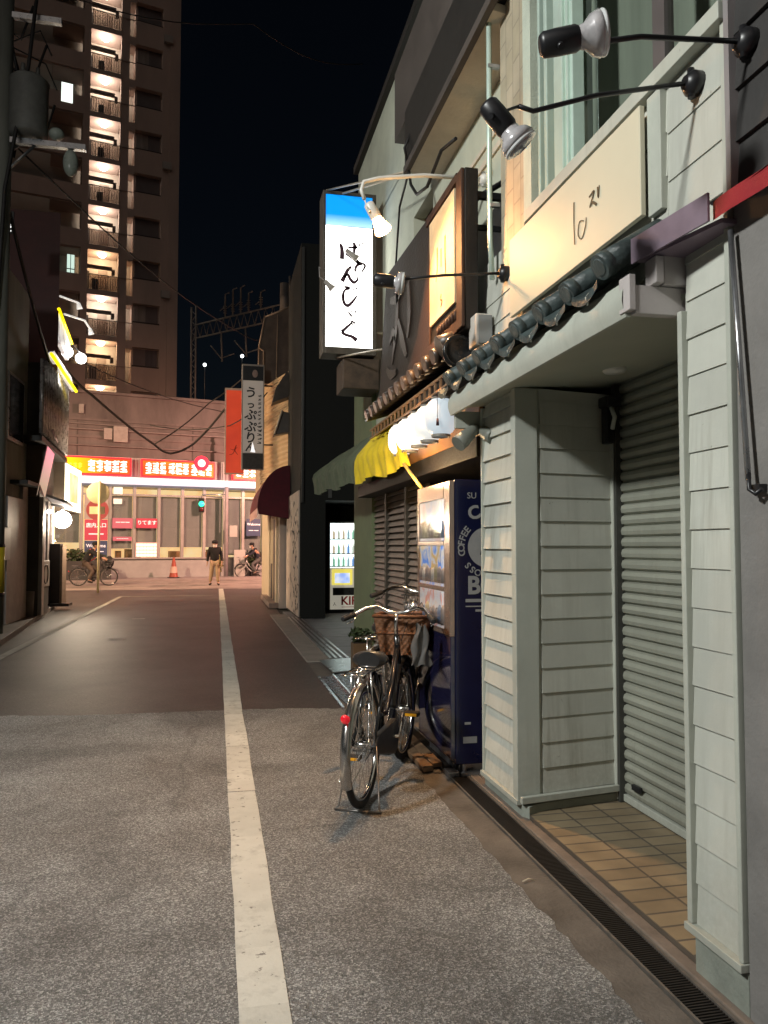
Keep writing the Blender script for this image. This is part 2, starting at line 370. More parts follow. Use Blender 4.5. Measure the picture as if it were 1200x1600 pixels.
hair_m = mat('black_hair', (0.012, 0.010, 0.010), 0.5, 0.2, 60)
leaf_m = mat('dark_green_leaves', (0.05, 0.075, 0.03), 0.55, 0.4, 30)
bulb_glass = mat('milky_lamp_glass', (0.42, 0.39, 0.40), 0.12, 0.1, 30, spec=0.8, coat=0.6)
window_glass = glass('window_glass', (0.85, 0.88, 0.85), 0.90, 0.05)
store_glass = glass('shop_window_glass', (0.92, 0.93, 0.92), 0.97, 0.02)

# ------------------------------------------------------------------ camera, world, render
cam = bpy.data.cameras.new('camera'); co = bpy.data.objects.new('camera', cam); C.objects.link(co)
cam.sensor_fit = 'VERTICAL'; cam.sensor_height = 24; cam.lens = 18.0; cam.clip_end = 2000; cam.clip_start = 0.05
yaw, pit = math.radians(12.2728), math.radians(2.6244)
co.location = (0, 0, 1.42); co.rotation_euler = (PI / 2 + pit, 0, -yaw)
S.camera = co
w = bpy.data.worlds.new('World'); S.world = w; w.use_nodes = True
wn = w.node_tree.nodes; wl = w.node_tree.links
bg = wn['Background']; sky = wn.new('ShaderNodeTexSky'); sky.sky_type = 'NISHITA'; sky.sun_disc = False
sun_el, sun_az = math.radians(38), math.radians(205)
sky.sun_elevation = sun_el; sky.sun_rotation = sun_az
wl.new(sky.outputs[0], bg.inputs[0]); bg.inputs[1].default_value = 0.0010
# the dim sun stands for the city's glow: same bearing as the sky's sun, very soft
sl = bpy.data.lights.new('city_glow', 'SUN'); sl.energy = 0.18; sl.angle = math.radians(50); sl.color = (1.0, 0.86, 0.74)
so = bpy.data.objects.new('city_glow', sl); C.objects.link(so)
so.rotation_euler = Vector((-math.sin(sun_az) * math.cos(sun_el), -math.cos(sun_az) * math.cos(sun_el), -math.sin(sun_el))).to_track_quat('-Z', 'Y').to_euler()
S.view_settings.view_transform = 'Standard'; S.view_settings.look = 'None'; S.view_settings.exposure = 0; S.view_settings.gamma = 1
S.render.engine = 'CYCLES'; S.cycles.use_denoising = True; S.cycles.max_bounces = 6; S.cycles.diffuse_bounces = 3
S.cycles.glossy_bounces = 3; S.cycles.transparent_max_bounces = 12; S.cycles.sample_clamp_indirect = 4.0
S.cycles.caustics_reflective = False; S.cycles.caustics_refractive = False

# ================================================================== GROUND (setting)
def ground():
    MB().box(-250, 250, -150, 400, -0.4, -0.03).build('ground', mat('night_ground', (0.05, 0.048, 0.045), 0.9, 0.3, 0.5), kind='structure')
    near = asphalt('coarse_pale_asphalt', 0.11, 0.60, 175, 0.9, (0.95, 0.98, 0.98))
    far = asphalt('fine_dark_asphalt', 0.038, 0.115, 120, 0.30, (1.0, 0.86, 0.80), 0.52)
    # near patch with an uneven right edge against the concrete gutter strip
    random.seed(3)
    ed = [(1.262 + 0.014 * math.sin(y * 1.3) + random.uniform(-0.012, 0.012), y) for y in [6.80 - 0.06 * i for i in range(190)]]
    jo = [(-4.6 + 0.05 * i, 7.4 - 0.04 * math.sin(i * .11) - 0.0055 * i + random.uniform(-0.022, 0.022), 0) for i in range(116)]
    pts = jo + [(x, y, 0) for x, y in ed] + [(1.2, -6, 0), (-4.6, -6, 0)]
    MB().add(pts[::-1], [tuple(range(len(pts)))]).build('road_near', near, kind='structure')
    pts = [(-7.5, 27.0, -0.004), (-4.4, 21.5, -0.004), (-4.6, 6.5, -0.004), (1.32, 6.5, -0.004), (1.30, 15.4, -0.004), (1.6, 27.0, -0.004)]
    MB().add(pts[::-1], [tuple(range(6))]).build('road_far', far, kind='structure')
    c, s_ = math.cos(math.radians(13)), math.sin(math.radians(13))
    cross = asphalt('cross_street_asphalt', 0.26, 0.42, 60, 0.2, (1.0, 0.88, 0.80), 0.55)
    MB().quad((-60, 20.0, -0.010), (60, 20.0, -0.010), (60, 58, -0.010), (-60, 36, -0.010)).build('cross_street', cross, kind='structure')
    # store pavement, a real kerb step
    M = rotlocal((-1, 36, 0), 13)
    MB().prism([M @ Vector(p) for p in ((-30, -2.0, -0.02), (30, -2.0, -0.02), (30, 0.3, -0.02), (-30, 0.3, -0.02))], (0, 0, 0.09)).build('pavement', mat('pinkish_pavement', (0.30, 0.26, 0.25), 0.7, 0.2, 2, 0.2, 30), kind='structure', bev=0.01)
    # concrete strip beside the asphalt and the tiled step of the doorway
    MB().box(1.1, 1.412, -6, 9.55, -0.02, -0.003).build('gutter_strip', mat('brown_gutter_concrete', (0.12, 0.108, 0.095), 0.7, 0.5, 4, 0.5, 70), kind='structure')
    MB().box(1.545, 1.60, -6, 9.55, -0.02, 0.012).build('gutter_edge', concrete, kind='structure', bev=0.006)
    ft = brickish('yellow_floor_tile', (0.24, 0.175, 0.085), (0.19, 0.135, 0.065), (0.09, 0.07, 0.05), 0.2, 0.1, off=0.0, ms=0.006)
    MB().box(1.601, 2.35, 2.0, 4.42, -0.02, 0.028).build('doorway_floor', ft, kind='structure')
    MB().box(1.601, 2.3, 4.43, 9.55, -0.02, 0.015).build('shopfront_floor', concrete, kind='structure')
    # paved lot further down
    lot = brickish('lot_paving', (0.20, 0.19, 0.20), (0.17, 0.17, 0.18), (0.05, 0.045, 0.045), 1.6, 1.2, off=0.0, ms=0.02)
    MB().box(1.42, 9, 9.6, 16.9, -0.02, 0.02).build('lot_paving', lot, kind='structure')
    MB().box(1.10, 1.42, 9.55, 16.3, -0.02, 0.012).build('lot_kerb', mat('pale_kerb_stone', (0.27, 0.24, 0.21), 0.7, 0.25, 4, 0.3, 50), kind='structure', bev=0.008)
    # left pavement
    p = [(-3.0, 11.8), (-3.9, 21.6), (-6.5, 26.0), (-9, 26.0), (-9, 9)]
    MB().prism([(x, y, -0.02) for x, y in p] + [], (0, 0, 0.11)).build('pavement_left', mat('left_pavement_concrete', (0.20, 0.175, 0.16), 0.7, 0.3, 3, 0.2, 40), kind='structure', bev=0.01)
    # painted markings
    wl_ = MB(); ys = [-4, 2.4, 3.2, 4.0, 4.60, 4.612, 5.64, 5.652, 7.0]
    for a, b in ((-5, 4.60), (4.608, 5.64), (5.648, 26.9)):
        n = max(2, int((b - a) / 0.35)); L_ = []; R_ = []
        for i in range(n + 1):
            y = a + (b - a) * i / n
            L_.append((0.078 + random.uniform(-0.004, 0.004), y, 0.004)); R_.append((0.233 + random.uniform(-0.005, 0.005), y, 0.004))
        for i in range(n): wl_.quad(L_[i], R_[i], R_[i + 1], L_[i + 1])
    wl_.build('road_marking', white_line, kind='structure')
    m2 = MB()
    m2.quad((-2.78, 6.0, 0.004), (-2.66, 6.0, 0.004), (-2.62, 23.3, 0.004), (-2.74, 23.3, 0.004))
    m2.quad((-2.62, 23.12, 0.005), (-0.1, 23.12, 0.005), (-0.1, 23.24, 0.005), (-2.62, 23.30, 0.005))
    for x, y, l in ((-1.62, 12.45, 0.16), (-1.62, 15.9, 0.16)): m2.quad((x, y, 0.004), (x + 0.24, y, 0.004), (x + 0.24, y + l, 0.004), (x, y + l, 0.004))
    for i in range(4): m2.quad((-4.6 + i * 1.3, 29.0 + i * 0.3, -0.004), (-3.9 + i * 1.3, 29.15 + i * 0.3, -0.004), (-3.9 + i * 1.3, 29.6 + i * 0.3, -0.004), (-4.6 + i * 1.3, 29.45 + i * 0.3, -0.004))
    m2.build('road_marking_left', mat('thin_worn_road_paint', (0.30, 0.29, 0.25), 0.7, 0.35, 4, 0.2, 150), kind='structure')
ground()

# drain grating along the shop fronts
t = thing('drain_channel', 'long dark steel drain grating running along the foot of the shopfronts', 'drain', (1.48, 2, 0))
MB().box(1.413, 1.544, -4, 9.4, -0.025, -0.012).build('channel_bed', mat('drain_dark', (0.02, 0.018, 0.016), 0.6, 0.3, 12), t)
b = MB()
for x in (1.418, 1.530): b.box(x, x + 0.009, -4, 9.4, -0.02, 0.006)
b.build('rail', mat('dull_rail_steel', (0.22, 0.2, 0.18), 0.45, 0.3, 20, metal=0.6), t)
b = MB()
for i in range(760):
    y = -1 + i * 0.0135; b.box(1.428, 1.529, y, y + 0.006, -0.012, 0.0)
o = b.build('slats', mat('dark_grating', (0.035, 0.032, 0.03), 0.5, 0.3, 20, metal=0.5), t)
t = thing('drain_channel', 'steel drain covers along the kerb of the paved lot', 'drain', (1.43, 12.5, 0))
b = MB()
for x in (1.40, 1.47, 1.54, 1.62): b.box(x, x + 0.03, 9.65, 15.5, 0.012, 0.03)
b.build('rail', steel, t)
MB().box(1.43, 1.62, 9.65, 15.5, 0.021, 0.024).build('channel_bed', mat('drain_grey', (0.09, 0.08, 0.08), 0.5, 0.3, 12), t)

# ================================================================== NEAR SHOP
def clap(mb, p0, p1, n, z0, z1, pitch=0.131, t=0.011):
    """lapped boards between two plan points, n = outward normal"""
    p0 = Vector((*p0, 0)); p1 = Vector((*p1, 0)); n = Vector((*n, 0)).normalized(); z = z0
    while z < z1 - 0.01:
        h = min(pitch, z1 - z); a = n * (t + random.uniform(-.0015, .0015)); c = n * 0.004; g = random.uniform(-.002, .002)
        zb, zt = Vector((0, 0, z + g)), Vector((0, 0, z + h))
        mb.quad(p0 + a + zb, p1 + a + zb, p1 + c + zt, p0 + c + zt)
        mb.quad(p0 + zb, p1 + zb, p1 + a + zb, p0 + a + zb)
        mb.quad(p0 + zb, p0 + a + zb, p0 + c + zt); mb.quad(p1 + zb, p1 + c + zt, p1 + a + zb)
        z += pitch

def near_shop():
    t = thing('shop_building', 'pale sage clapboard shop with closed shutter and small tiled eave', 'shop', (1.9, 3.2, 0))
    b = MB()
    b.prism([(1.585, 4.40, 0.09), (1.585, 3.845, 0.09), (2.2, 3.945, 0.09), (2.2, 4.40, 0.09)], (0, 0, 2.19))
    b.box(1.585, 2.24, 2.09, 2.352, 0.15, 2.30)
    b.box(2.25, 2.6, 2.0, 4.40, 0.03, 2.37)
    b.box(1.585, 4.6, 2.085, 4.40, 2.372, 3.13)
    b.box(1.66, 4.6, 2.085, 3.66, 4.85, 6.6); b.box(1.605, 1.66, 2.085, 3.66, 4.85, 6.6)
    b.box(1.605, 4.6, 2.075, 2.135, 3.131, 4.849)
    b.build('wall', cream_paint, t)
    b = MB(); w_ = MB()
    clap(b, (1.585, 4.385), (1.585, 3.90), (-1, 0), 0.10, 2.26, t=0.021)
    clap(b, (1.70, 3.8635), (2.155, 3.937), (0.16, -1), 0.12, 2.22)
    clap(b, (1.585, 2.335), (1.585, 2.105), (-1, 0), 0.17, 2.45)
    clap(b, (1.585, 4.385), (1.585, 3.80), (-1, 0), 2.44, 2.98, 0.14)
    clap(b, (1.585, 2.43), (1.585, 2.105), (-1, 0), 2.56, 3.09, 0.175)
    clap(b, (1.585, 3.84), (1.585, 2.43), (-1, 0), 2.44, 3.09, 0.16)
    b.build('clapboard', cream_paint, t)
    b = MB()
    b.prism([(1.552, 3.905, 0.075), (1.552, 3.842, 0.075), (1.68, 3.848, 0.075), (1.70, 3.862, 0.075)], (0, 0, 2.20))   # corner post
    b.box(1.556, 1.584, 4.386, 4.403, 0.075, 2.26)
    M = frame((2.18, 3.925, 1.15), (0.987, 0.16, 0), (-0.16, 0.987, 0)); b.obox(M, 0.05, 0.03, 2.22)
    b.box(1.556, 1.584, 2.336, 2.362, 0.169, 2.235); b.box(1.556, 1.584, 2.082, 2.104, 0.169, 3.094)
    b.box(1.545, 1.60, 3.84, 4.41, 0.070, 0.098)                     # sill strips
    b.prism([(1.56, 3.83, 0.085), (2.2, 3.925, 0.085), (2.2, 3.90, 0.085), (1.56, 3.80, 0.085)], (0, 0, 0.035))
    b.box(1.545, 1.60, 2.0785, 2.3655, 0.142, 0.168)
    b.box(1.552, 1.584, 2.437, 2.523, 2.64, 3.09)
    b.box(1.535, 1.60, 2.08, 3.66, 3.095, 3.155)                      # window sill
    b.build('trim', trim_paint, t, bev=0.003)
    # plinth with the curved foot beside the doorway
    b = MB()
    arc = [(1.60 + 0.6 * k / 10, 3.80 + 0.12 * (k / 10) ** 0.5) for k in range(11)]
    pts = [(1.575, 4.41), (1.575, 3.84)] + arc + [(2.2, 4.41)]
    pm = mat('grey_green_plinth', (0.27, 0.29, 0.25), 0.7, 0.25, 5, 0.3, 60)
    b.prism([(x, y, 0.0) for x, y in pts], (0, 0, 0.072)); b.build('plinth', pm, t, bev=0.003)
    MB().box(1.573, 2.2, 2.08, 2.345, 0.0, 0.14).build('plinth', pm, t, bev=0.003)
    # roller shutter
    sh = MB(); z = 0.075
    prof = []
    while z < 2.36:
        prof += [(2.215, z), (2.195, z + 0.010), (2.190, z + 0.030), (2.196, z + 0.050), (2.215, z + 0.058)]; z += 0.061
    for i in range(len(prof) - 1):
        (xa, za), (xb, zb) = prof[i], prof[i + 1]
        sh.quad((xa, 3.93, za), (xa, 2.352, za), (xb, 2.352, zb), (xb, 3.93, zb))
    so_ = sh.build('shutter', shutter_m, t)
    MB().box(2.185, 2.225, 2.353, 3.925, 0.035, 0.074).build('bottom_bar', trim_paint, so_, bev=0.004)
    MB().box(2.17, 2.19, 3.70, 3.78, 0.13, 0.16).build('handle', black_metal, so_, bev=0.003)
    b = MB(); b.box(2.165, 2.205, 3.885, 3.926, 0.03, 2.33); b.build('shutter_rail', mat('rail_dark', (0.05, 0.05, 0.045), 0.5, 0.2, 9), t)
    # soffit, fascia
    MB().prism([(1.402, 2.40, 2.262), (1.402, 4.44, 2.262), (2.24, 4.44, 2.345), (2.24, 2.36, 2.345), (1.60, 2.36, 2.285)], (0, 0, 0.02)).build('soffit', mat('soffit_paint', (0.42, 0.44, 0.36), 0.6, 0.1, 3), t)
    b = MB()
    b.grid(lambda u, v: (1.385 - 0.016 * math.sin(PI * v), 2.40 + 2.06 * u, 2.222 + 0.125 * v), 2, 8)
    b.box(1.386, 1.401, 2.40, 4.46, 2.222, 2.350)
    b.build('fascia', trim_paint, t)
    b = MB()
    b.box(1.40, 1.70, 2.365, 2.40, 2.225, 2.325); b.box(1.375, 1.40, 2.36, 2.43, 2.235, 2.36)
    b.box(1.46, 1.49, 2.33, 2.40, 2.326, 2.42); b.box(1.50, 1.70, 2.345, 2.375, 2.327, 2.44)
    b.build('fascia_end', mat('mauve_grey_fascia', (0.48, 0.44, 0.43), 0.5, 0.12, 6), t, bev=0.003)
    b = MB(); b.prism([(1.44, 2.42, 2.425), (1.52, 2.06, 2.425), (1.585, 2.06, 2.425), (1.585, 2.42, 2.425)], (0, 0, 0.015))
    b.prism([(1.43, 2.44, 2.425), (1.47, 2.06, 2.425), (1.478, 2.06, 2.425), (1.438, 2.44, 2.425)], (0, 0, 0.09))
    b.build('flashing', mat('mauve_flashing', (0.26, 0.20, 0.25), 0.45, 0.15, 8, metal=0.3), t)
    # tiled eave
    b = MB(); d = Vector((-0.24, 0, -0.15)); ys = [2.50 + 0.265 * i for i in range(8)]
    for i, y in enumerate(ys):
        a = Vector((1.585, y, 2.575))
        e = a + d; ax = d.normalized()
        M = frame(e, (0, 1, 0), ax.cross(Vector((0, 1, 0))))
        if M.col[2].to_3d().dot(ax) < 0: M = frame(e, (0, -1, 0), ax.cross(Vector((0, -1, 0))))
        # half-round cover with a thicker disc end
        a = a + Vector((0, random.uniform(-.008, .008), random.uniform(-.006, .006))); b.tube([a, a + d * 0.5, a + d * 0.93], 0.047, 14); b.tube([a + d * 0.90, a + d * 1.04], [0.049, 0.048], 18)
        b.tube([a + d * 1.035, a + d * 1.05], [0.036, 0.030], 14)
        # pan tile between
        def pan(u, v, y=y):
            yy = y + 0.03 + 0.205 * v; p = Vector((1.585, yy, 2.545)) + d * (u * 1.0); p.z -= 0.035 * math.sin(PI * v); return p
        b.grid(pan, 4, 8)
        b.grid(lambda u, v, y=y: Vector((1.585 - 0.24, y + 0.03 + 0.205 * u, 2.395 - 0.035 * math.sin(PI * u) - 0.03 * v)), 8, 1)
    b.build('tile_roof', tile_m, t)
    for y in [2.62 + 0.265 * i for i in range(8)]: MB().tube([(1.362, y, 2.372), (1.350, y, 2.355), (1.352, y, 2.328)], [0.007, 0.008, 0.003], 6).build('tile_hook', mat('pale_hook', (0.6, 0.58, 0.5), 0.4, 0.1), t)
    # window
    wf = MB()
    wf.box(1.57, 1.63, 3.16, 3.36, 3.156, 4.85); wf.box(1.555, 1.572, 3.235, 3.262, 3.157, 4.84); wf.box(1.557, 1.572, 3.185, 3.20, 3.157, 4.84)
    wf.box(1.575, 1.64, 3.45, 3.485, 3.156, 4.85)
    wf.box(1.575, 1.64, 3.535, 3.56, 3.156, 4.85)
    f = wf.build('window', alu, t, bev=0.004)
    MB().box(1.62, 1.66, 2.505, 2.585, 3.156, 4.849).build('mullion', mat('brown_mullion', (0.09, 0.08, 0.08), 0.5, 0.2, 4), f)
    b = MB(); b.quad((1.635, 3.44, 3.156), (1.635, 2.135, 3.156), (1.635, 2.135, 4.85), (1.635, 3.44, 4.85)); b.build('pane', window_glass, f)
    MB().box(1.85, 1.87, 2.1, 3.5, 3.1, 4.9).build('curtain', mat('dim_room_curtain', (0.26, 0.29, 0.245), 0.9, 0.3, 3, streak=0.1), f)
    MB().box(1.578, 1.70, 3.655, 3.755, 3.131, 6.6).build('stucco_strip', stucco, t)
    MB().box(1.580, 1.70, 3.758, 4.09, 2.985, 6.6).build('tile_strip', tan_tile, t)
    MB().box(1.59, 1.70, 4.092, 4.40, 3.0, 3.131).build('corner_board', trim_paint, t)
near_shop()

# recess bracket lamp near the shutter top
t = thing('wall_bracket', 'small black bracket fixed at the top corner beside the shutter', 'bracket', (2.12, 3.86, 2.0))
b = MB(); b.box(2.07, 2.16, 3.80, 3.905, 2.19, 2.25); b.box(2.085, 2.135, 3.84, 3.90, 1.99, 2.20); b.build('bracket_plate', black_metal, t, bev=0.01)
b = MB(); b.tube([(2.11, 3.83, 2.19), (2.115, 3.80, 2.13), (2.12, 3.835, 2.07)], 0.012, 8); b.build('hook', trim_paint, t)
t = thing('ceiling_light', 'flat round downlight set in the eave soffit above the shutter', 'ceiling light', (1.95, 3.5, 2.30))
MB().lathe([(0.0, -0.012), (0.05, -0.010), (0.058, 0.0), (0.058, 0.02)], Matrix.Translation((1.95, 3.5, 2.308))).build('diffuser', white_paint, t)

# name board
t = thing('sign_board', 'long cream painted board with a small handwritten name above the tiled eave', 'sign', (1.55, 3.2, 2.86))
p = MB().box(1.528, 1.550, 2.532, 3.84, 2.652, 3.072).build('board', ply_paint, t, bev=0.003)
M = frame((1.526, 3.05, 2.82), (0, -1, 0), (0, 0, 1))
b = MB()
b.brush([(-0.02, 0.12), (-0.022, 0.03), (-0.018, -0.07)], [0.008, 0.006, 0.006], M)
b.brush([(0.07, 0.0), (0.03, 0.01), (0.018, -0.04), (0.05, -0.07), (0.085, -0.03), (0.092, 0.005)], [0.004, 0.006, 0.007, 0.004, 0.006, 0.004], M)
b.brush([(0.12, 0.08), (0.165, 0.085), (0.125, 0.035), (0.15, 0.045), (0.185, 0.02)], [0.006, 0.012, 0.005, 0.01, 0.012], M)
b.brush([(0.195, 0.09), (0.20, 0.045), (0.21, 0.09)], [0.008, 0.01, 0.004], M)
b.build('lettering', mat('brown_handwriting', (0.09, 0.075, 0.045), 0.7, 0.3, 30), p)

# neighbour nearest the camera, at the right edge
t = thing('shop_building', 'grey rendered house wall at the right edge with dark boards above', 'house', (1.9, 0, 0))
MB().box(1.572, 4.0, -5, 2.074, 0.0, 2.50).build('wall', grey_paint, t)
b = MB(); b.box(1.585, 4.0, -5, 2.074, 2.502, 5.2)
clap(b, (1.585, 2.05), (1.585, -3), (-1, 0), 2.51, 5.0, 0.17, 0.018); b.build('upper_wall', dark_board, t)
MB().box(1.548, 1.59, 2.050, 2.0735, 2.502, 5.2).build('corner_board', mat('grey_corner_board', (0.24, 0.22, 0.22), 0.6, 0.15, 4), t)
t = thing('awning', 'red canvas awning edge at the right border above the grey wall', 'awning', (1.5, 1.6, 2.5))
b = MB(); b.grid(lambda u, v: (1.585 - 0.085 * v, 2.075 - 2.6 * u, 2.54 - 0.045 * v - 0.006 * v * math.sin(u * 30)), 60, 6); b.grid(lambda u, v: (1.50 - 0.004 * math.sin(u * 55), 2.075 - 2.6 * u, 2.495 - 0.06 * v), 60, 2)
b.build('canvas', mat('red_canvas', (0.30, 0.015, 0.02), 0.7, 0.2, 10, 0.2, 150), t)
MB().tube([(1.58, 2.08, 2.54), (1.50, 2.08, 2.492)], 0.007, 8).build('end_rod', steel, t)
t = thing('awning_crank', 'thin grey crank rod hanging down the wall at the right edge', 'crank rod', (1.54, 2.0, 1.6))
MB().tube([(1.545, 2.055, 2.40), (1.535, 1.985, 1.62)], 0.0085, 8).build('rod', steel, t)
b = MB(); b.tube([(1.535, 1.985, 1.64), (1.53, 1.975, 1.59), (1.54, 1.96, 1.575), (1.545, 1.94, 1.59)], 0.007, 8); b.box(1.545, 1.574, 1.95, 1.99, 1.585, 1.605); b.build('bracket', black_metal, t)
# ================================================================== ARM SPOTLIGHTS
def arm_lamp(label, mount, elbow, body, lens, group, lit=False, name='arm_spotlight', R=0.062, armr=0.008, pale=False):
    t = thing(name, label, 'spotlight', mount, 0, group)
    mt = white_paint if pale else black_metal
    mount, body, lens = Vector(mount), Vector(body), Vector(lens)
    b = MB(); b.tube([mount + Vector((0.02, 0, 0)), mount + Vector((-0.012, 0, 0)), mount + Vector((-0.035, 0, 0))], [0.042, 0.042, 0.022], 18)
    b.cyl(mount + Vector((-0.01, 0, 0.05)), mount + Vector((-0.01, 0, -0.05)), 0.012); b.build('wall_mount', mt, t)
    MB().tube([mount + Vector((-0.02, 0, 0))] + [Vector(e) for e in elbow], armr, 10).build('arm', mt, t)
    ax = (lens - body).normalized(); L = (lens - body).length
    q = ax.to_track_quat('Z', 'Y').to_matrix().to_4x4(); q.translation = body
    sk = MB().lathe([(0.0, -0.05), (0.026, -0.05), (0.034, -0.04), (0.036, 0.0), (0.036, 0.05), (0.030, 0.062)], q, 20).build('socket', mt, t)
    side = ax.orthogonal().normalized()
    b = MB()
    for sg in (-1, 1): b.cyl(body + side * 0.03 * sg, body + side * 0.052 * sg, 0.009)
    b.tube([Vector(elbow[-1]), body + side * 0.045, body - side * 0.045 + ax * 0.0], 0.005, 6); b.build('yoke', mt, t)
    bm = emis('warm_lamp_glass', (1.0, 0.55, 0.22), 55) if lit else bulb_glass
    prof = [(0.030, 0.055), (0.034, 0.075), (R * 0.85, L - 0.030), (R, L - 0.008), (R * 0.97, L + 0.004), (R * 0.75, L + 0.014), (R * 0.4, L + 0.019), (0, L + 0.02)]
    if lit: bu = MB().lathe(prof, q, 28).build('bulb', bm, t)
    else:
        bu = MB().lathe(prof[:4] + [(R * 0.93, L - 0.004)], q, 28).build('bulb', mat('silvered_glass', (0.50, 0.48, 0.49), 0.18, 0.25, 30, metal=0.15, coat=0.7), t)
        rp = [(R * 0.93, L - 0.006), (R * 0.99, L + 0.002), (R * 0.97, L + 0.008), (R * 0.80, L + 0.006)]; MB().lathe(rp, q, 28).build('rim', mat('bright_glass_rim', (0.72, 0.74, 0.74), 0.12, 0.1, 40, coat=0.8), bu)
        lp = [(R * 0.80, L + 0.005)] + [(R * f, L + 0.010 + 0.004 * (1 - f) + (0.0022 if k % 2 else -0.0012)) for k, f in enumerate((.74, .68, .6, .52, .44, .36, .28, .2, .12))] + [(0, L + 0.014)]
        MB().lathe(lp, q, 28).build('lens', mat('pinkish_lens_glass', (0.27, 0.235, 0.25), 0.10, 0.25, 60, spec=0.9, coat=0.8), bu)
    if not lit:
        MB().lathe([(0.028, 0.06), (0.030, 0.075), (R * 0.72, L - 0.028), (R * 0.78, L - 0.022)], q, 24).build('reflector', mat('silver_reflector', (0.6, 0.56, 0.58), 0.25, 0.15, 30, metal=0.9), bu)
        MB().lathe([(0.0, L - 0.055), (0.017, L - 0.05), (0.02, L - 0.035), (0.0, L - 0.02)], q, 14).build('filament_cup', mat('lamp_cup', (0.55, 0.5, 0.52), 0.3, 0.2, 30, metal=0.5), bu)
    return t, ax
G_ = 'unlit glass spotlights on long black arms'
arm_lamp('topmost unlit spotlight on a straight black arm over the upper window', (1.56, 1.984, 2.955), [(1.2, 1.975, 2.915), (0.955, 1.95, 2.835)], (0.925, 1.95, 2.842), (1.042, 1.915, 2.862), G_)
arm_lamp('unlit spotlight drooping from a black arm above the cream sign board', (1.56, 2.247, 2.985), [(1.2, 2.25, 2.90), (0.98, 2.25, 2.82), (0.93, 2.25, 2.83)], (0.855, 2.25, 2.79), (0.93, 2.24, 2.70), G_, R=0.059)
arm_lamp('unlit spotlight on the arm beside the tall lit sign, lowest of its kind', (1.56, 4.0, 2.953), [(1.2, 4.0, 2.915), (0.95, 4.0, 2.872)], (0.865, 4.0, 2.86), (0.965, 3.98, 2.845), G_)
t, ax = arm_lamp('glowing warm spotlight on a pale curved pipe arm in front of the wooden signboard', (1.72, 4.75, 3.865), [(1.3, 4.75, 3.85), (1.0, 4.75, 3.80), (0.90, 4.75, 3.765), (0.885, 4.75, 3.71), (0.905, 4.75, 3.65)], (0.955, 4.75, 3.585), (1.03, 4.75, 3.455), 'lit spotlights', lit=True, pale=True, R=0.056, armr=0.013)
light('spot_bulb_light', 'SPOT', Vector((1.03, 4.75, 3.455)) + ax * 0.06, 240, (1.0, 0.58, 0.28), t, 0.04, aim=(0.30, 5.0, 0), spot=math.radians(114), blend=0.9)
light('spot_bulb_glow', 'SPOT', Vector((1.03, 4.75, 3.455)) + ax * 0.06, 80, (1.0, 0.46, 0.16), t, 0.04, aim=Vector((1.03, 4.75, 3.455)) + Vector((0.24, -0.20, -0.42)) * 3, spot=math.radians(165), blend=0.5)

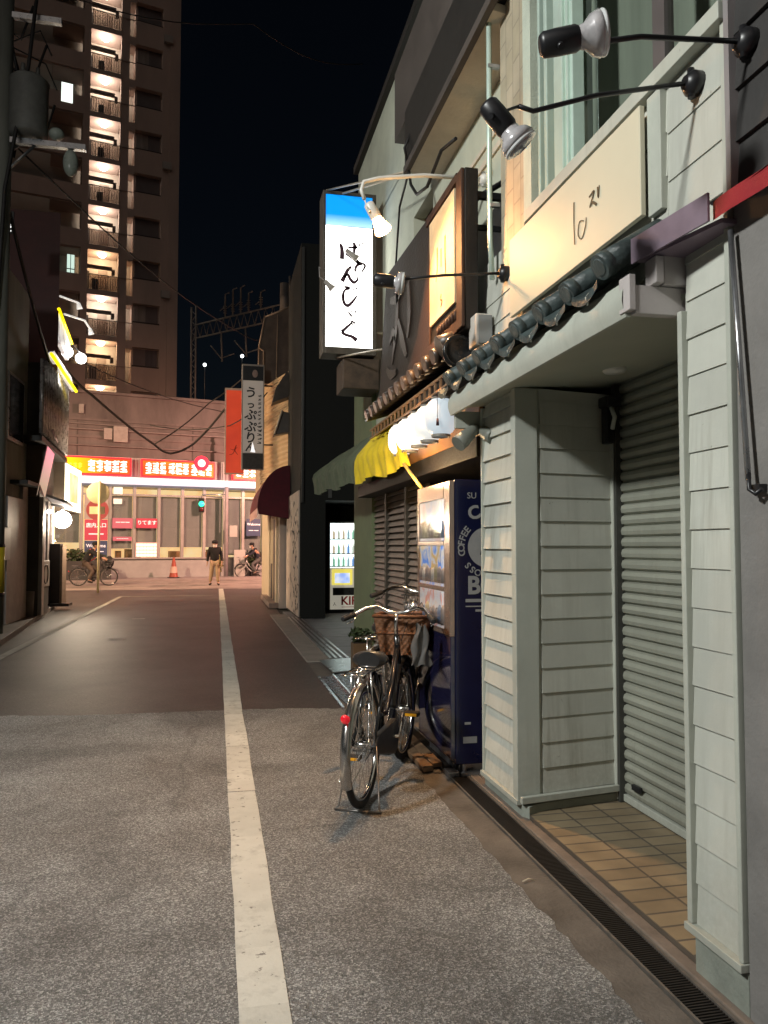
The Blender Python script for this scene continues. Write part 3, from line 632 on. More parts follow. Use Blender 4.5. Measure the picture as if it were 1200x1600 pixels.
# ================================================================== RESTAURANT NEXT DOOR
def restaurant():
    t = thing('restaurant_building', 'dark timber restaurant with tiled eave, louvred shutters and pale upper storeys', 'restaurant', (1.9, 7, 0))
    b = MB()
    b.box(1.75, 5, 4.42, 6.10, 2.60, 4.46); b.box(1.75, 5, 6.101, 6.75, 2.60, 4.0); b.box(1.75, 5, 6.751, 9.60, 2.60, 4.46)
    b.box(1.90, 5, 6.10, 6.75, 4.0, 4.46)
    b.box(1.75, 5, 4.42, 9.60, 4.461, 6.25)
    b.build('wall', pale_wall, t)
    MB().box(1.86, 1.899, 6.105, 6.745, 4.0, 4.46).build('window', brown_panel, t)
    b = MB(); b.box(1.70, 1.749, 8.46, 9.60, 0.0, 3.35); b.box(1.75, 5, 8.46, 9.602, 0, 2.60); b.build('pilaster', green_wall, t)
    MB().box(2.15, 5, 4.42, 6.5, 0, 2.6).build('recess_wall', old_wood, t)
    b = MB()                                                         # upper balcony: dark beam, panel, beige soffit
    b.box(1.47, 1.75, 3.9, 5.96, 4.52, 4.98); b.build('balcony_beam', dark_band, t)
    MB().box(1.50, 1.749, 3.9, 6.45, 4.981, 5.60).build('balcony_panel', brown_panel, t)
    b = MB(); b.prism([(1.50, 4.0, 4.47), (1.50, 5.95, 4.47), (1.749, 5.95, 4.43), (1.749, 4.0, 4.43)], (0, 0, 0.049)); b.build('balcony_soffit', beige_wall, t)
    b = MB(); b.box(1.46, 1.50, 3.9, 5.97, 4.46, 4.519); b.build('soffit_edge', brown_panel, t)
    b = MB(); b.box(1.69, 1.75, 6.0, 9.62, 6.251, 6.34); b.build('roof_edge', dark_band, t)
    b = MB(); b.box(1.735, 1.749, 4.5, 6.0, 3.98, 4.02); b.box(1.735, 1.749, 4.5, 6.0, 4.10, 4.13); b.build('moulding', beige_wall, t)
    # louvred shutter panels
    for y0, y1 in ((6.45, 6.86), (6.93, 7.72), (7.79, 8.44)):
        s = MB(); z = 0.08
        while z < 1.96:
            s.quad((1.752, y0, z + 0.055), (1.752, y1, z + 0.055), (1.715, y1, z), (1.715, y0, z))
            s.quad((1.715, y0, z), (1.715, y1, z), (1.722, y1, z - 0.004), (1.722, y0, z - 0.004)); z += 0.062
        s.build('shutter', mat('brown_louvre', (0.26, 0.20, 0.16), 0.5, 0.3, 8, 0.1, 60), t)
    b = MB()
    for y in (6.86, 7.72): b.box(1.70, 1.76, y, y + 0.07, 0.02, 1.99)
    b.box(1.76, 1.80, 6.4, 8.46, 0.0, 2.0); b.build('shutter_frame', mat('shutter_frame_dark', (0.05, 0.045, 0.035), 0.6, 0.3, 6), t)
    MB().box(1.55, 2.14, 4.45, 8.5, 1.975, 2.10).build('lintel', old_wood, t, bev=0.006)
    b = MB(); b.box(1.56, 1.585, 4.43, 6.35, 2.105, 2.36); b.build('signboard_band', orange_wood, t, bev=0.004)
    # eave with round tile ends
    b = MB(); d = Vector((-0.42, 0, -0.13)); y = 4.62
    while y < 7.0:
        a = Vector((1.76, y, 2.755)); b.tube([a, a + d * 0.5, a + d], 0.045, 12); b.tube([a + d * 0.97, a + d * 1.06], [0.054, 0.050], 14)
        b.grid(lambda u, v, y=y: Vector((1.76, y + 0.02 + 0.17 * v, 2.735 - 0.03 * math.sin(PI * v))) + d * u, 3, 6); y += 0.20
    b.build('tile_roof', dark_tile, t)
    b = MB(); b.tube([(1.76, 4.52, 2.80), (1.42, 4.52, 2.70), (1.33, 4.52, 2.66)], [0.06, 0.06, 0.065], 14); b.build('verge_tile', dark_tile, t)
    rt = MB(); M = Matrix.Translation((1.42, 4.40, 2.60)) @ Matrix.Rotation(PI / 2, 4, 'X')
    rt.lathe([(0.0, -0.03), (0.085, -0.03), (0.10, -0.02), (0.105, 0.02), (0.09, 0.03), (0.08, 0.015), (0.0, 0.012)], M, 30); rt.build('ridge_end_tile', mat('glazed_black_tile', (0.012, 0.012, 0.012), 0.25, 0.3, 10), t)
    b = MB(); y = 4.55
    b.box(1.385, 1.40, 4.5, 7.0, 2.50, 2.515); b.box(1.385, 1.40, 4.5, 7.0, 2.425, 2.437)
    while y < 7.0: b.box(1.386, 1.399, y, y + 0.018, 2.437, 2.50); y += 0.13
    b.build('eave_lattice', mat('lattice_wood', (0.30, 0.17, 0.09), 0.5, 0.3, 9), t)
    MB().box(1.41, 1.75, 4.5, 7.0, 2.50, 2.53).build('eave_board', old_wood, t)
    # window bits behind the signboard
    MB().box(1.725, 1.748, 4.43, 4.62, 2.95, 3.6).build('window_panel', mat('grey_white_panel', (0.45, 0.45, 0.43), 0.5, 0.1, 3), t)
restaurant()

# carved wooden signboard, parallel to the street
t = thing('sign_board', 'big dark carved timber signboard with a lit cream panel over the tiled eave', 'sign', (1.46, 5.4, 3.2))
b = MB(); b.prism([(1.425, 4.30, 2.72), (1.425, 6.80, 2.68), (1.425, 6.45, 3.79), (1.425, 4.28, 3.69)], (0.085, 0, 0))
bd = b.build('board', old_wood, t, bev=0.006)
b = MB()
b.box(1.405, 1.424, 4.29, 4.40, 2.73, 3.69); b.box(1.408, 1.424, 4.40, 5.10, 3.655, 3.71); b.box(1.408, 1.424, 4.40, 5.6, 2.725, 2.80)
b.prism([(1.41, 5.02, 2.80), (1.41, 5.75, 2.72), (1.41, 5.35, 2.95), (1.41, 5.08, 3.35), (1.41, 5.02, 3.62)], (0.014, 0, 0)); b.build('frame', red_wood, t, bev=0.004)
b = MB()
for i in range(7): y = 4.42 + i * 0.062; b.tube([(1.412, y, 2.80), (1.405, y, 2.845), (1.412, y, 2.872)], [0.013, 0.013, 0.004], 8)
b.build('peg_row', red_wood, t)
pn = MB().box(1.408, 1.424, 4.445, 5.005, 2.92, 3.635).build('panel', mat('cream_sign_panel', (0.62, 0.52, 0.34), 0.45, 0.3, 4), t, bev=0.003)
M = frame((1.4065, 4.72, 3.30), (0, -1, 0), (0, 0, 1)); b = MB()
b.brush([(-0.09, 0.10), (-0.085, -0.02), (-0.12, -0.12)], [0.022, 0.018, 0.006], M)
b.brush([(0.0, 0.06), (0.0, -0.06)], [0.018, 0.014], M); b.brush([(0.09, 0.11), (0.088, 0.0), (0.10, -0.14)], [0.024, 0.02, 0.012], M)
b.brush([(0.0, -0.24), (-0.02, -0.27), (0.02, -0.29), (-0.01, -0.32)], [0.012, 0.01, 0.012, 0.005], M)
b.build('lettering', mat('faded_brown_brushwork', (0.20, 0.10, 0.04), 0.7, 0.4, 30), pn)
b = MB(); M = frame((1.4235, 5.95, 3.15), (0, -1, 0), (0, 0, 1))
for pts, ws in (([(-.30, .35), (-.05, .30), (.18, .38)], [.05, .09, .06]), ([(-.05, .42), (-.08, .1), (-.25, -.2)], [.06, .10, .03]), ([(-.02, .1), (.12, -.1), (.25, -.25)], [.05, .11, .05]), ([(-.34, .0), (-.2, .06), (-.12, -.05)], [.04, .07, .03]), ([(.30, .3), (.34, .05), (.28, -.12)], [.07, .10, .04]), ([(-.45, -.2), (-.3, -.28), (-.1, -.30)], [.05, .08, .05])): b.brush(pts, ws, M, 0.009)
b.build('carving', mat('carved_dark_wood', (0.040, 0.028, 0.022), 0.45, 0.4, 8, 0.3, 40), t)
b = MB(); b.box(1.50, 1.752, 4.30, 4.335, 3.52, 3.56); b.box(1.50, 1.752, 4.335, 4.355, 3.34, 3.37); b.tube([(1.51, 4.32, 3.52), (1.74, 4.32, 3.68)], 0.018, 6); b.build('bracket', black_metal, t)

# tall lit sign
t = thing('light_box_sign', 'tall lit white sign with blue top and brush lettering, hung over the street', 'sign', (1.36, 8.1, 4.3))
b = MB(); x0, x1, z0, z1 = 1.105, 1.615, 3.55, 5.205
b.box(x0 - 0.03, x0, 8.0, 8.28, z0 - 0.075, z1 + 0.035); b.box(x1, x1 + 0.040, 8.0, 8.28, z0 - 0.075, z1 + 0.035)
b.box(x0, x1, 8.0, 8.28, z1, z1 + 0.035); b.box(x0, x1, 8.0, 8.28, z0 - 0.075, z0); b.box(x0, x1, 8.26, 8.28, z0, z1)
b.build('case', mat('weathered_sign_case', (0.10, 0.085, 0.07), 0.5, 0.4, 8, metal=0.4), t, bev=0.004)
zb = 4.865
f1 = MB().box(x0 + 0.002, x1 - 0.002, 8.012, 8.03, z0 + 0.002, zb - 0.001).build('face', emis('white_lit_acrylic', (1.0, 0.98, 0.93), 4.5), t)
MB().box(x0 + 0.002, x1 - 0.002, 8.012, 8.03, zb, z1 - 0.002).build('face_top', emis('blue_lit_acrylic', (0.62, 0.92, 1.0), 1.05, (0.0, 0.26, 0.80), axis=2, z0=4.80 - 4.3, z1=4.99 - 4.3), t)
MB().box(x0, x1, 8.008, 8.0115, 4.402, 4.408).build('seam', mat('grey_seam', (0.3, 0.28, 0.27), 0.6, 0), f1)
def zp(px, py): return ((px - 50) / 447 * (x1 - x0), (1475 - py) / 1410 * (z1 - z0))
M = frame((x0, 8.011, z0), (1, 0, 0), (0, 0, 1)); b = MB(); k = (x1 - x0) / 447
def st(pts, ws): b.brush([zp(*p) for p in pts], [(x * 1.1 + 9) * k for x in ws], M, 0.002)
st([(183, 520), (200, 555), (206, 605), (204, 662)], [6, 22, 30, 32])
st([(262, 549), (300, 545), (355, 541)], [7, 10, 14])
st([(312, 498), (326, 530), (320, 590), (328, 640), (372, 688), (405, 684)], [8, 24, 14, 16, 26, 12])
st([(405, 684), (425, 710), (395, 768)], [12, 12, 4]); st([(372, 690), (340, 720), (330, 770)], [20, 16, 10]); st([(362, 690), (300, 640), (245, 600)], [12, 20, 30])
st([(365, 512), (378, 522)], [9, 13]); st([(398, 497), (410, 508)], [9, 13])
st([(292, 722), (258, 762), (232, 815), (205, 868)], [10, 22, 26, 34]); st([(222, 830), (262, 800), (280, 835), (318, 870), (352, 845), (356, 815)], [8, 14, 20, 20, 12, 5])
st([(225, 915), (272, 925), (232, 948), (216, 1000), (226, 1065), (262, 1088), (305, 1050), (350, 990)], [6, 22, 10, 18, 18, 22, 16, 5])
st([(312, 940), (324, 935)], [8, 12]); st([(338, 918), (352, 926)], [8, 13])
st([(265, 1140), (285, 1170), (308, 1190)], [4, 10, 5]); st([(288, 1135), (300, 1142)], [6, 8]); st([(333, 1132), (342, 1150)], [8, 12]); st([(272, 1180), (275, 1192)], [4, 6])
st([(338, 1250), (300, 1232), (295, 1252), (318, 1258)], [8, 10, 8, 5]); st([(298, 1245), (250, 1290), (203, 1332)], [10, 16, 22]); st([(203, 1332), (240, 1358), (300, 1372), (348, 1405)], [26, 18, 20, 34])
b.build('lettering', ink, f1)
b = MB(); b.tube([(1.652, 8.1, 4.85), (1.77, 8.1, 4.85)], 0.02, 6); b.tube([(1.652, 8.1, 3.75), (1.77, 8.1, 3.75)], 0.02, 6)
b.tube([(1.20, 8.14, 5.24), (1.80, 7.2, 5.1)], 0.012, 6); b.tube([(1.25, 8.1, 3.46), (1.80, 7.0, 3.35)], 0.011, 6); b.build('stay', mat('pale_stay_rod', (0.55, 0.48, 0.38), 0.4, 0.15, 8, metal=0.3), t)
b = MB(); b.box(1.30, 1.70, 8.05, 8.5, 3.12, 3.45); b.build('ballast_box', mat('rusty_box', (0.07, 0.045, 0.03), 0.6, 0.5, 8), t, bev=0.01)
# two small grey lamp sockets hanging on wires in front of it
def hang_lamp(label, pts, a, bb):
    t = thing('sign_lamp', label, 'lamp', pts[0], 0, 'small grey lamps hung in front of the tall lit sign')
    MB().tube(pts, 0.004, 6).build('wire_arm', mat('grey_wire', (0.30, 0.28, 0.27), 0.5, 0.1), t)
    MB().tube([a, Vector(a).lerp(Vector(bb), 0.7), bb], [0.022, 0.030, 0.045], 14).build('shade', mat('grey_lamp_shade', (0.33, 0.30, 0.27), 0.5, 0.2, 20), t)
hang_lamp('small grey lamp hung on a wire loop before the first brush character', [(1.62, 7.86, 4.80), (1.28, 7.86, 4.80), (1.225, 7.86, 4.76), (1.225, 7.86, 4.64), (1.29, 7.86, 4.56)], (1.30, 7.86, 4.55), (1.42, 7.86, 4.46))
hang_lamp('small grey lamp sticking out at the left edge of the tall lit sign', [(1.06, 8.05, 4.40), (1.02, 7.9, 4.36), (1.02, 7.86, 4.24), (1.08, 7.86, 4.20)], (1.08, 7.86, 4.20), (1.16, 7.86, 4.12))

# paper lanterns under the eave
lan_lit = emis('lit_lantern_paper', (1.0, 0.95, 0.86), 1.35); lan_dim = emis('bluish_lantern_paper', (0.78, 0.90, 0.98), 0.62, (0.66, 0.78, 0.86), scale=5)
lan_mid = emis('soft_lantern_paper', (0.95, 0.96, 0.92), 0.74, (0.86, 0.86, 0.80), scale=6)
for m_ in (lan_mid, lan_dim):
    b_ = m_.node_tree.nodes['Principled BSDF']
    for l_ in list(b_.inputs['Base Color'].links): m_.node_tree.links.remove(l_)
    b_.inputs['Base Color'].default_value = (0.33, 0.34, 0.34, 1)
lab = ['white paper lantern with a small dark tassel, nearest of the row', 'second paper lantern in the row, just behind the tasselled one', 'middle lantern of the glowing row under the restaurant eave',
       'fourth lantern of the row, blazing white before the yellow canvas', 'last lantern of the row, touching the yellow canvas']
for i, y in enumerate((4.88, 5.16, 5.44, 5.72, 6.0)):
    x = 1.448; z = 2.285
    t = thing('paper_lantern', lab[i], 'lantern', (x, y, z), 0, 'white paper lanterns under the restaurant eave')
    M = Matrix.Translation((0, 0, 0)); prof = []
    for k in range(25):
        a = -1 + 2 * k / 24; r = 0.106 * (1 - abs(a) ** 3.2 * 0.45); prof.append((r + 0.0022 * math.cos(k * PI), a * 0.118))
    MB().lathe(prof, M, 28).build('paper_shade', lan_dim if i == 0 else (lan_mid if i < 3 else lan_lit), t, world=False)
    b = MB(); b.lathe([(0.062, -0.135), (0.064, -0.118), (0.060, -0.117), (0.058, -0.135), (0.062, -0.135)], M, 24); b.lathe([(0.062, 0.117), (0.063, 0.132), (0.0, 0.133)], M, 24); b.build('rim', mat('lantern_rim', (0.22, 0.20, 0.17), 0.5, 0.1), t, world=False)
    MB().tube([(0, 0, 0.132), (0, 0, 0.20)], 0.003, 6).build('hanger', black_metal, t, world=False)
    if i == 0:
        b = MB(); b.tube([(-0.055, -0.105, 0.15), (-0.055, -0.112, -0.035)], 0.002, 5); b.tube([(-0.055, -0.113, -0.03), (-0.055, -0.113, -0.075)], [0.007, 0.011], 8); b.build('tassel', mat('tassel_maroon', (0.05, 0.02, 0.03), 0.8, 0.2), t, world=False)

light('lantern_row_light', 'POINT', (1.40, 5.40, 2.10), 17, (1.0, 0.66, 0.32), None, 0.06).parent = bpy.data.objects['paper_lantern.002']
C.objects[-1].location = Vector((1.24, 5.40, 1.93)) - bpy.data.objects['paper_lantern.002'].location
# cloth awning, yellow by the lanterns and dark green beyond
t = thing('awning', 'sagging cloth awning, yellow by the lanterns and green at its far end', 'awning', (1.4, 7.5, 2.3))
def aw(y0, y1, nm, m, n):
    def f(u, v):
        y = y0 + (y1 - y0) * u; s = (y - 5.6) / 4.1
        top = Vector((1.72, y, 2.68 - 0.02 * s)); fr = Vector((1.40 - 0.22 * s, y, 2.27 + 0.06 * s - 0.02 * abs(math.sin(y * 3.1))))
        if v < 0.6:
            k = v / 0.6; p = top.lerp(fr, k); p.z += 0.05 * math.sin(PI * k)
            p.z += 0.012 * math.sin(y * 21 + k * 5) * k
        else:
            k = (v - 0.6) / 0.4; p = fr + Vector((0.015 * math.sin(y * 17) * k + 0.02 * k, 0, -(0.235 + 0.025 * math.sin(y * 6.3)) * k))
        p.x += 0.010 * math.sin(y * 33 + v * 9); return p
    o = MB().grid(f, n, 14).build(nm, m, t)
aw(5.66, 7.35, 'yellow_canvas', mat('yellow_canvas', (0.85, 0.62, 0.03), 0.7, 0.2, 8, 0.3, 60), 60)
aw(7.35, 9.72, 'green_canvas', mat('grey_green_canvas', (0.11, 0.13, 0.08), 0.8, 0.3, 6, 0.3, 60), 60)
MB().tube([(1.40, 5.72, 2.06), (1.45, 5.36, 1.84)], 0.013, 8).build('strut', mat('yellow_strut', (0.62, 0.42, 0.10), 0.5, 0.2), t)

# white meter box and twin floodlight at the shop corner
t = thing('meter_box', 'white box on the wall between signboard and clapboards, warm lit edge', 'meter box', (1.52, 4.26, 2.6))
MB().box(1.462, 1.563, 4.20, 4.335, 2.595, 2.785).build('case', mat('ivory_plastic', (0.62, 0.58, 0.52), 0.4, 0.08, 6), t, bev=0.008)
MB().box(1.475, 1.56, 4.192, 4.199, 2.605, 2.775).build('louvre_side', mat('grey_plastic', (0.25, 0.26, 0.26), 0.5, 0.1, 6), t, bev=0.003)
MB().box(1.49, 1.563, 4.215, 4.32, 2.56, 2.594).build('conduit_box', mat('ivory_plastic', (0.62, 0.58, 0.52)), t, bev=0.006)
t = thing('twin_floodlight', 'pair of grey floodlight heads under the end of the tiled eave', 'floodlight', (1.47, 4.42, 2.18))
b = MB(); b.box(1.405, 1.62, 4.425, 4.455, 2.14, 2.245); b.build('mount_plate', trim_paint, t, bev=0.004)
fm = mat('grey_lamp_housing', (0.20, 0.21, 0.18), 0.45, 0.2, 12)
for c, d in (((1.50, 4.39, 2.12), (-0.10, -0.03, -0.085)), ((1.57, 4.37, 2.115), (0.03, -0.10, -0.045))):
    c = Vector(c); d = Vector(d); MB().tube([c - d * 0.35, c, c + d * 0.6, c + d], [0.022, 0.036, 0.048, 0.05], 18).build('lamp_head', fm, t)
MB().tube([(1.53, 4.42, 2.14), (1.53, 4.39, 2.11), (1.56, 4.38, 2.12)], 0.012, 8).build('joint', black_metal, t)
t = thing('drain_pipe', 'pale green downpipe running up the building corner beside the carved signboard', 'pipe', (1.5, 4.16, 3))
MB().tube([(1.545, 4.15, 2.97), (1.53, 4.14, 3.2), (1.52, 4.12, 3.6), (1.52, 4.10, 6.5)], 0.016, 10).build('pipe', alu, t)
b = MB(); b.box(1.52, 1.58, 4.10, 4.125, 3.38, 3.40); b.box(1.51, 1.58, 4.095, 4.12, 4.2, 4.22); b.build('clip', steel, t)
t = thing('cable', 'slack black cable looping under the beige soffit above the signboard', 'cable', (1.45, 5.6, 4.3))
b = MB(); P0 = [(1.44, 4.5, 3.98), (1.42, 4.75, 4.03), (1.42, 5.1, 3.95), (1.45, 5.5, 4.08), (1.48, 5.8, 4.30), (1.49, 5.9, 4.46)]; b.tube(P0, 0.012, 6)
b.tube([(1.49, 5.9, 4.46), (1.46, 6.1, 4.25), (1.52, 6.5, 3.9), (1.6, 6.9, 3.4)], 0.009, 6); b.tube([(1.49, 5.9, 4.48), (1.44, 5.85, 4.62), (1.48, 5.8, 4.72)], 0.01, 6); b.build('wire', cable_m, t)
t = thing('sign_stay', 'thin pale rod slanting from the soffit down to the tall lit sign', 'stay rod', (1.3, 7, 4.9))
MB().tube([(1.49, 5.92, 4.47), (1.12, 8.05, 5.26)], 0.010, 6).build('rod', mat('pale_stay_rod', (0.55, 0.48, 0.38)), t)

# ================================================================== VENDING MACHINES
def blue_machine():
    x0, y0, y1 = 1.432, 4.625, 5.415
    t = thing('vending_machine', 'dark blue drinks machine with coffee logo on its side, by the clapboard corner', 'vending machine', (1.78, 5.0, 0))
    MB().box(x0 + 0.03, 2.12, y0, y1, 0.07, 1.848).build('cabinet', navy, t, bev=0.006)
    d = MB(); d.box(x0, x0 + 0.029, y0 + 0.004, y1 - 0.004, 0.10, 0.86); d.build('lower_door', mat('glossy_navy_door', (0.014, 0.014, 0.045), 0.07, 0.3, 8, spec=0.8, coat=0.6), t, bev=0.004)
    fr = MB(); ff = mat('copper_tinted_frame', (0.36, 0.27, 0.22), 0.22, 0.15, 8, metal=0.6)
    fr.box(x0 - 0.004, x0 + 0.029, y0 + 0.002, y0 + 0.13, 0.861, 1.84); fr.box(x0 - 0.004, x0 + 0.029, y1 - 0.035, y1 - 0.002, 0.861, 1.84)
    for z, h in ((0.862, 0.035), (1.135, 0.03), (1.43, 0.03), (1.735, 0.105)): fr.box(x0 - 0.006, x0 + 0.029, y0 + 0.131, y1 - 0.036, z, z + h)
    fr.build('frame', ff, t, bev=0.004)
    random.seed(5)
    cols = [((0.30, 0.36, 0.60), (0.62, 0.42, 0.42), 7), ((0.08, 0.25, 0.75), (0.60, 0.40, 0.14), 7), ((0.60, 0.24, 0.18), (0.62, 0.50, 0.42), 7)]
    for (z0, z1), (c1, c2, sc) in zip(((1.461, 1.734), (1.166, 1.429), (0.898, 1.134)), cols):
        o = MB().box(x0 + 0.004, x0 + 0.02, y0 + 0.132, y1 - 0.037, z0, z1).build('display_window', mat('display_%d' % (z0 * 100), c1, 0.12, 0, coat=0.7), t)
        m = MATS['display_%d' % (z0 * 100)]; nt = m.node_tree; tc = nt.nodes.new('ShaderNodeTexCoord'); n = nt.nodes.new('ShaderNodeTexNoise'); n.inputs['Scale'].default_value = sc; n.inputs['Detail'].default_value = 3; n.inputs['Distortion'].default_value = 1.5
        r = nt.nodes.new('ShaderNodeValToRGB'); r.color_ramp.elements[0].position = 0.36; r.color_ramp.elements[1].position = 0.64; r.color_ramp.elements[0].color = (*c1, 1); r.color_ramp.elements[1].color = (*c2, 1); e = r.color_ramp.elements.new(0.5); e.color = (0.55, 0.56, 0.58, 1)
        nt.links.new(tc.outputs['Object'], n.inputs[0]); nt.links.new(n.outputs['Fac'], r.inputs[0]); B = nt.nodes['Principled BSDF']; nt.links.new(r.outputs[0], B.inputs['Base Color']); nt.links.new(r.outputs[0], B.inputs['Emission Color']); B.inputs['Emission Strength'].default_value = 0.62  # mottled glowing colours stand in for street reflections on the displays
        for j in range(8):
            yy = y0 + 0.16 + j * 0.075; h = random.uniform(0.11, 0.15); col = random.choice([(0.5, 0.47, 0.42), (0.36, 0.18, 0.14), (0.20, 0.27, 0.38), (0.42, 0.36, 0.22), (0.26, 0.22, 0.2)])
            MB().tube([(x0 + 0.006, yy, z0 + 0.02), (x0 + 0.006, yy, z0 + h * 0.8), (x0 + 0.006, yy, z0 + h)], [0.024, 0.024, 0.012], 12).build('can', mat('can_%d' % int(sum(col) * 100), col, 0.35, 0.15, 30), o)
    b = MB()
    for z0, z1 in ((1.461, 1.734), (1.166, 1.429), (0.898, 1.134)): b.quad((x0 - 0.021, y0 + 0.132, z0), (x0 - 0.021, y1 - 0.037, z0), (x0 - 0.021, y1 - 0.037, z1), (x0 - 0.021, y0 + 0.132, z1))
    b.build('display_glass', glass('display_pane', (0.85, 0.87, 0.9), 0.90, 0.06), t)
    b = MB(); b.box(x0 - 0.02, x0 + 0.05, y0 - 0.01, y0 + 0.10, 0.0, 0.028); b.box(x0 + 0.06, 1.62, y0 - 0.012, y0 + 0.02, 0.0, 0.025); b.cyl((x0 + 0.09, y0 + 0.02, 0.02), (x0 + 0.09, y0 + 0.02, 0.10), 0.014)
    b.box(1.5, 2.05, y0 + 0.05, y1 - 0.05, 0.0, 0.068); b.build('foot', steel, t, bev=0.004)
    M = frame((1.675, y0 - 0.0015, 1.42), (1, 0, 0), (0, 0, 1))
    lg = MB()
    lg.prism([M @ Vector((0.128 * math.cos(2 * PI * k / 48), 0.128 * math.sin(2 * PI * k / 48), 0)) for k in range(48)], M.to_3x3() @ Vector((0, 0, 0.001)))
    def ring(txt, R, a0, a1, sz, flip=False):
        for k, ch in enumerate(txt):
            a = math.radians(a0 + (a1 - a0) * k / max(1, len(txt) - 1))
            A = M @ Matrix.Translation((R * math.cos(a), R * math.sin(a), 0)) @ Matrix.Rotation(a + (PI / 2 if flip else -PI / 2), 4, 'Z')
            lg.text(ch, sz, A, 0.001, bold=0.001)
    ring('COFFEE', 0.170, 192, 140, 0.062); ring('BOSS', 0.170, 262, 222, 0.058); ring('COFFEE', 0.170, 40, -16, 0.062)
    lg.text('C', 0.115, M @ Matrix.Translation((-0.085, 0.215, 0)) @ Matrix.Rotation(0.3, 4, 'Z'), 0.001, bold=0.004)
    lg.text('SU', 0.055, M @ Matrix.Translation((-0.10, 0.325, 0)), 0.001)
    lg.text('BOSS', 0.155, M @ Matrix.Translation((0.045, -0.245, 0)), 0.001, bold=0.005)
    for dz, w_, h in ((-0.345, 0.30, 0.02), (-0.375, 0.30, 0.007), (-0.405, 0.17, 0.014)): lg.box(1.70 - w_ / 2 - 0.02, 1.70 + w_ / 2, y0 - 0.0025, y0 - 0.0012, 1.42 + dz, 1.42 + dz + h)
    lg.box(1.52, 1.56, y0 - 0.0025, y0 - 0.0012, 0.315, 0.33); lg.box(1.51, 1.60, y0 - 0.0025, y0 - 0.0012, 0.20, 0.24)
    lg.build('lettering', letter_grey, t)
    p = MB(); p.tube([M @ Vector((-0.045, -0.03, 0.0025)), M @ Vector((-0.02, -0.035, 0.0025))], 0.017, 8); p.build('logo_spot', black_ink, t)  # dark spot printed on the logo disc
blue_machine()
def white_machine():
    y = 16.2; x0, x1 = 2.335, 3.36
    t = thing('vending_machine', 'lit white drinks machine with red lettering standing in the dark lot', 'vending machine', (2.85, 16.55, 0.02))
    MB().box(x0, x1, y + 0.06, y + 0.75, 0.10, 1.96).build('cabinet', white_paint, t, bev=0.01)
    MB().box(x0 + 0.02, x1 - 0.02, y + 0.12, y + 0.7, 0.02, 0.099).build('plinth', black_metal, t)
    b = MB(); b.box(x0 + 0.02, x1 - 0.02, y + 0.02, y + 0.059, 0.10, 0.98); pf = b.build('lower_panel', mat('ivory_panel', (0.70, 0.66, 0.55), 0.35, 0.06, 4, emit=(0.9, 0.84, 0.68), estr=0.30), t, bev=0.006)  # faint glow painted into the panel, which has no lamp of its own
    MB().box(x0 + 0.02, x1 - 0.02, y + 0.05, y + 0.058, 0.985, 1.94).build('display_back', emis('cool_display_light', (0.80, 0.97, 1.0), 2.2, (1.0, 0.98, 0.80), axis=0, z0=-0.4, z1=0.45), t)
    b = MB()
    for z in (1.0, 1.27, 1.58, 1.93): b.box(x0 + 0.02, x1 - 0.02, y - 0.01, y + 0.049, z, z + 0.022)
    b.box(x0, x0 + 0.02, y - 0.01, y + 0.059, 0.1, 1.96); b.box(x1 - 0.02, x1, y - 0.01, y + 0.059, 0.1, 1.96); b.box(2.995, 3.003, y, y + 0.049, 1.293, 1.929)
    b.build('shelf', white_paint, t)
    random.seed(2); cs = [(0.25, 0.5, 0.35), (0.15, 0.3, 0.6), (0.6, 0.5, 0.35), (0.65, 0.25, 0.12), (0.3, 0.45, 0.5), (0.4, 0.2, 0.15), (0.55, 0.6, 0.5)]
    proto = {}
    for r, z in enumerate((1.022, 1.292, 1.602)):
        for j in range(9):
            ci = random.choice([0, 1, 4, 6, 2]) if j < 6 else random.choice([2, 3, 5])
            if ci not in proto:
                o = MB().tube([(0, 0, 0), (0, 0, 0.13), (0, 0, 0.165), (0, 0, 0.2)], [0.03, 0.03, 0.013, 0.013], 10).build('bottle', emis('bottle_%d' % ci, cs[ci], 0.85), t, world=False); proto[ci] = o
            else:
                o = proto[ci].copy(); C.objects.link(o)
            o.location = (x0 + 0.10 + j * 0.105 - 2.85, y + 0.02 - 16.55, z - 0.02 + (0.0))
    b = MB(); b.box(x0 + 0.06, x0 + 0.50, y, y + 0.019, 0.62, 0.95); b.build('coin_panel', emis('yellow_coin_panel', (1.0, 0.85, 0.15), 0.75), t, bev=0.03)
    MB().box(x0 + 0.12, x0 + 0.44, y - 0.008, y + 0.001, 0.66, 0.87).build('screen', emis('blue_screen', (0.35, 0.5, 1.0), 0.9, (0.9, 0.95, 1.0), scale=4), t)
    MB().box(x0 + 0.08, x1 - 0.10, y + 0.006, y + 0.019, 0.40, 0.56).build('pickup_flap', mat('dark_flap', (0.05, 0.05, 0.045), 0.3, 0.2), t, bev=0.006)
    lg = MB(); lg.text('KIRIN', 0.25, frame((x0 + 0.57, y + 0.018, 0.275), (1, 0, 0), (0, 0, 1)), 0.002, bold=0.006); lg.box(x0 + 0.27, x0 + 0.87, y + 0.0165, y + 0.0195, 0.145, 0.155)
    lg.build('lettering', mat('red_lettering', (0.55, 0.02, 0.02), 0.5, 0.05), pf)
    lg = MB(); lg.text('人', 0.08, frame((x0 + 0.12, y + 0.018, 0.21), (1, 0, 0), (0, 0, 1)), 0.002); lg.build('mark', black_ink, pf)
white_machine()

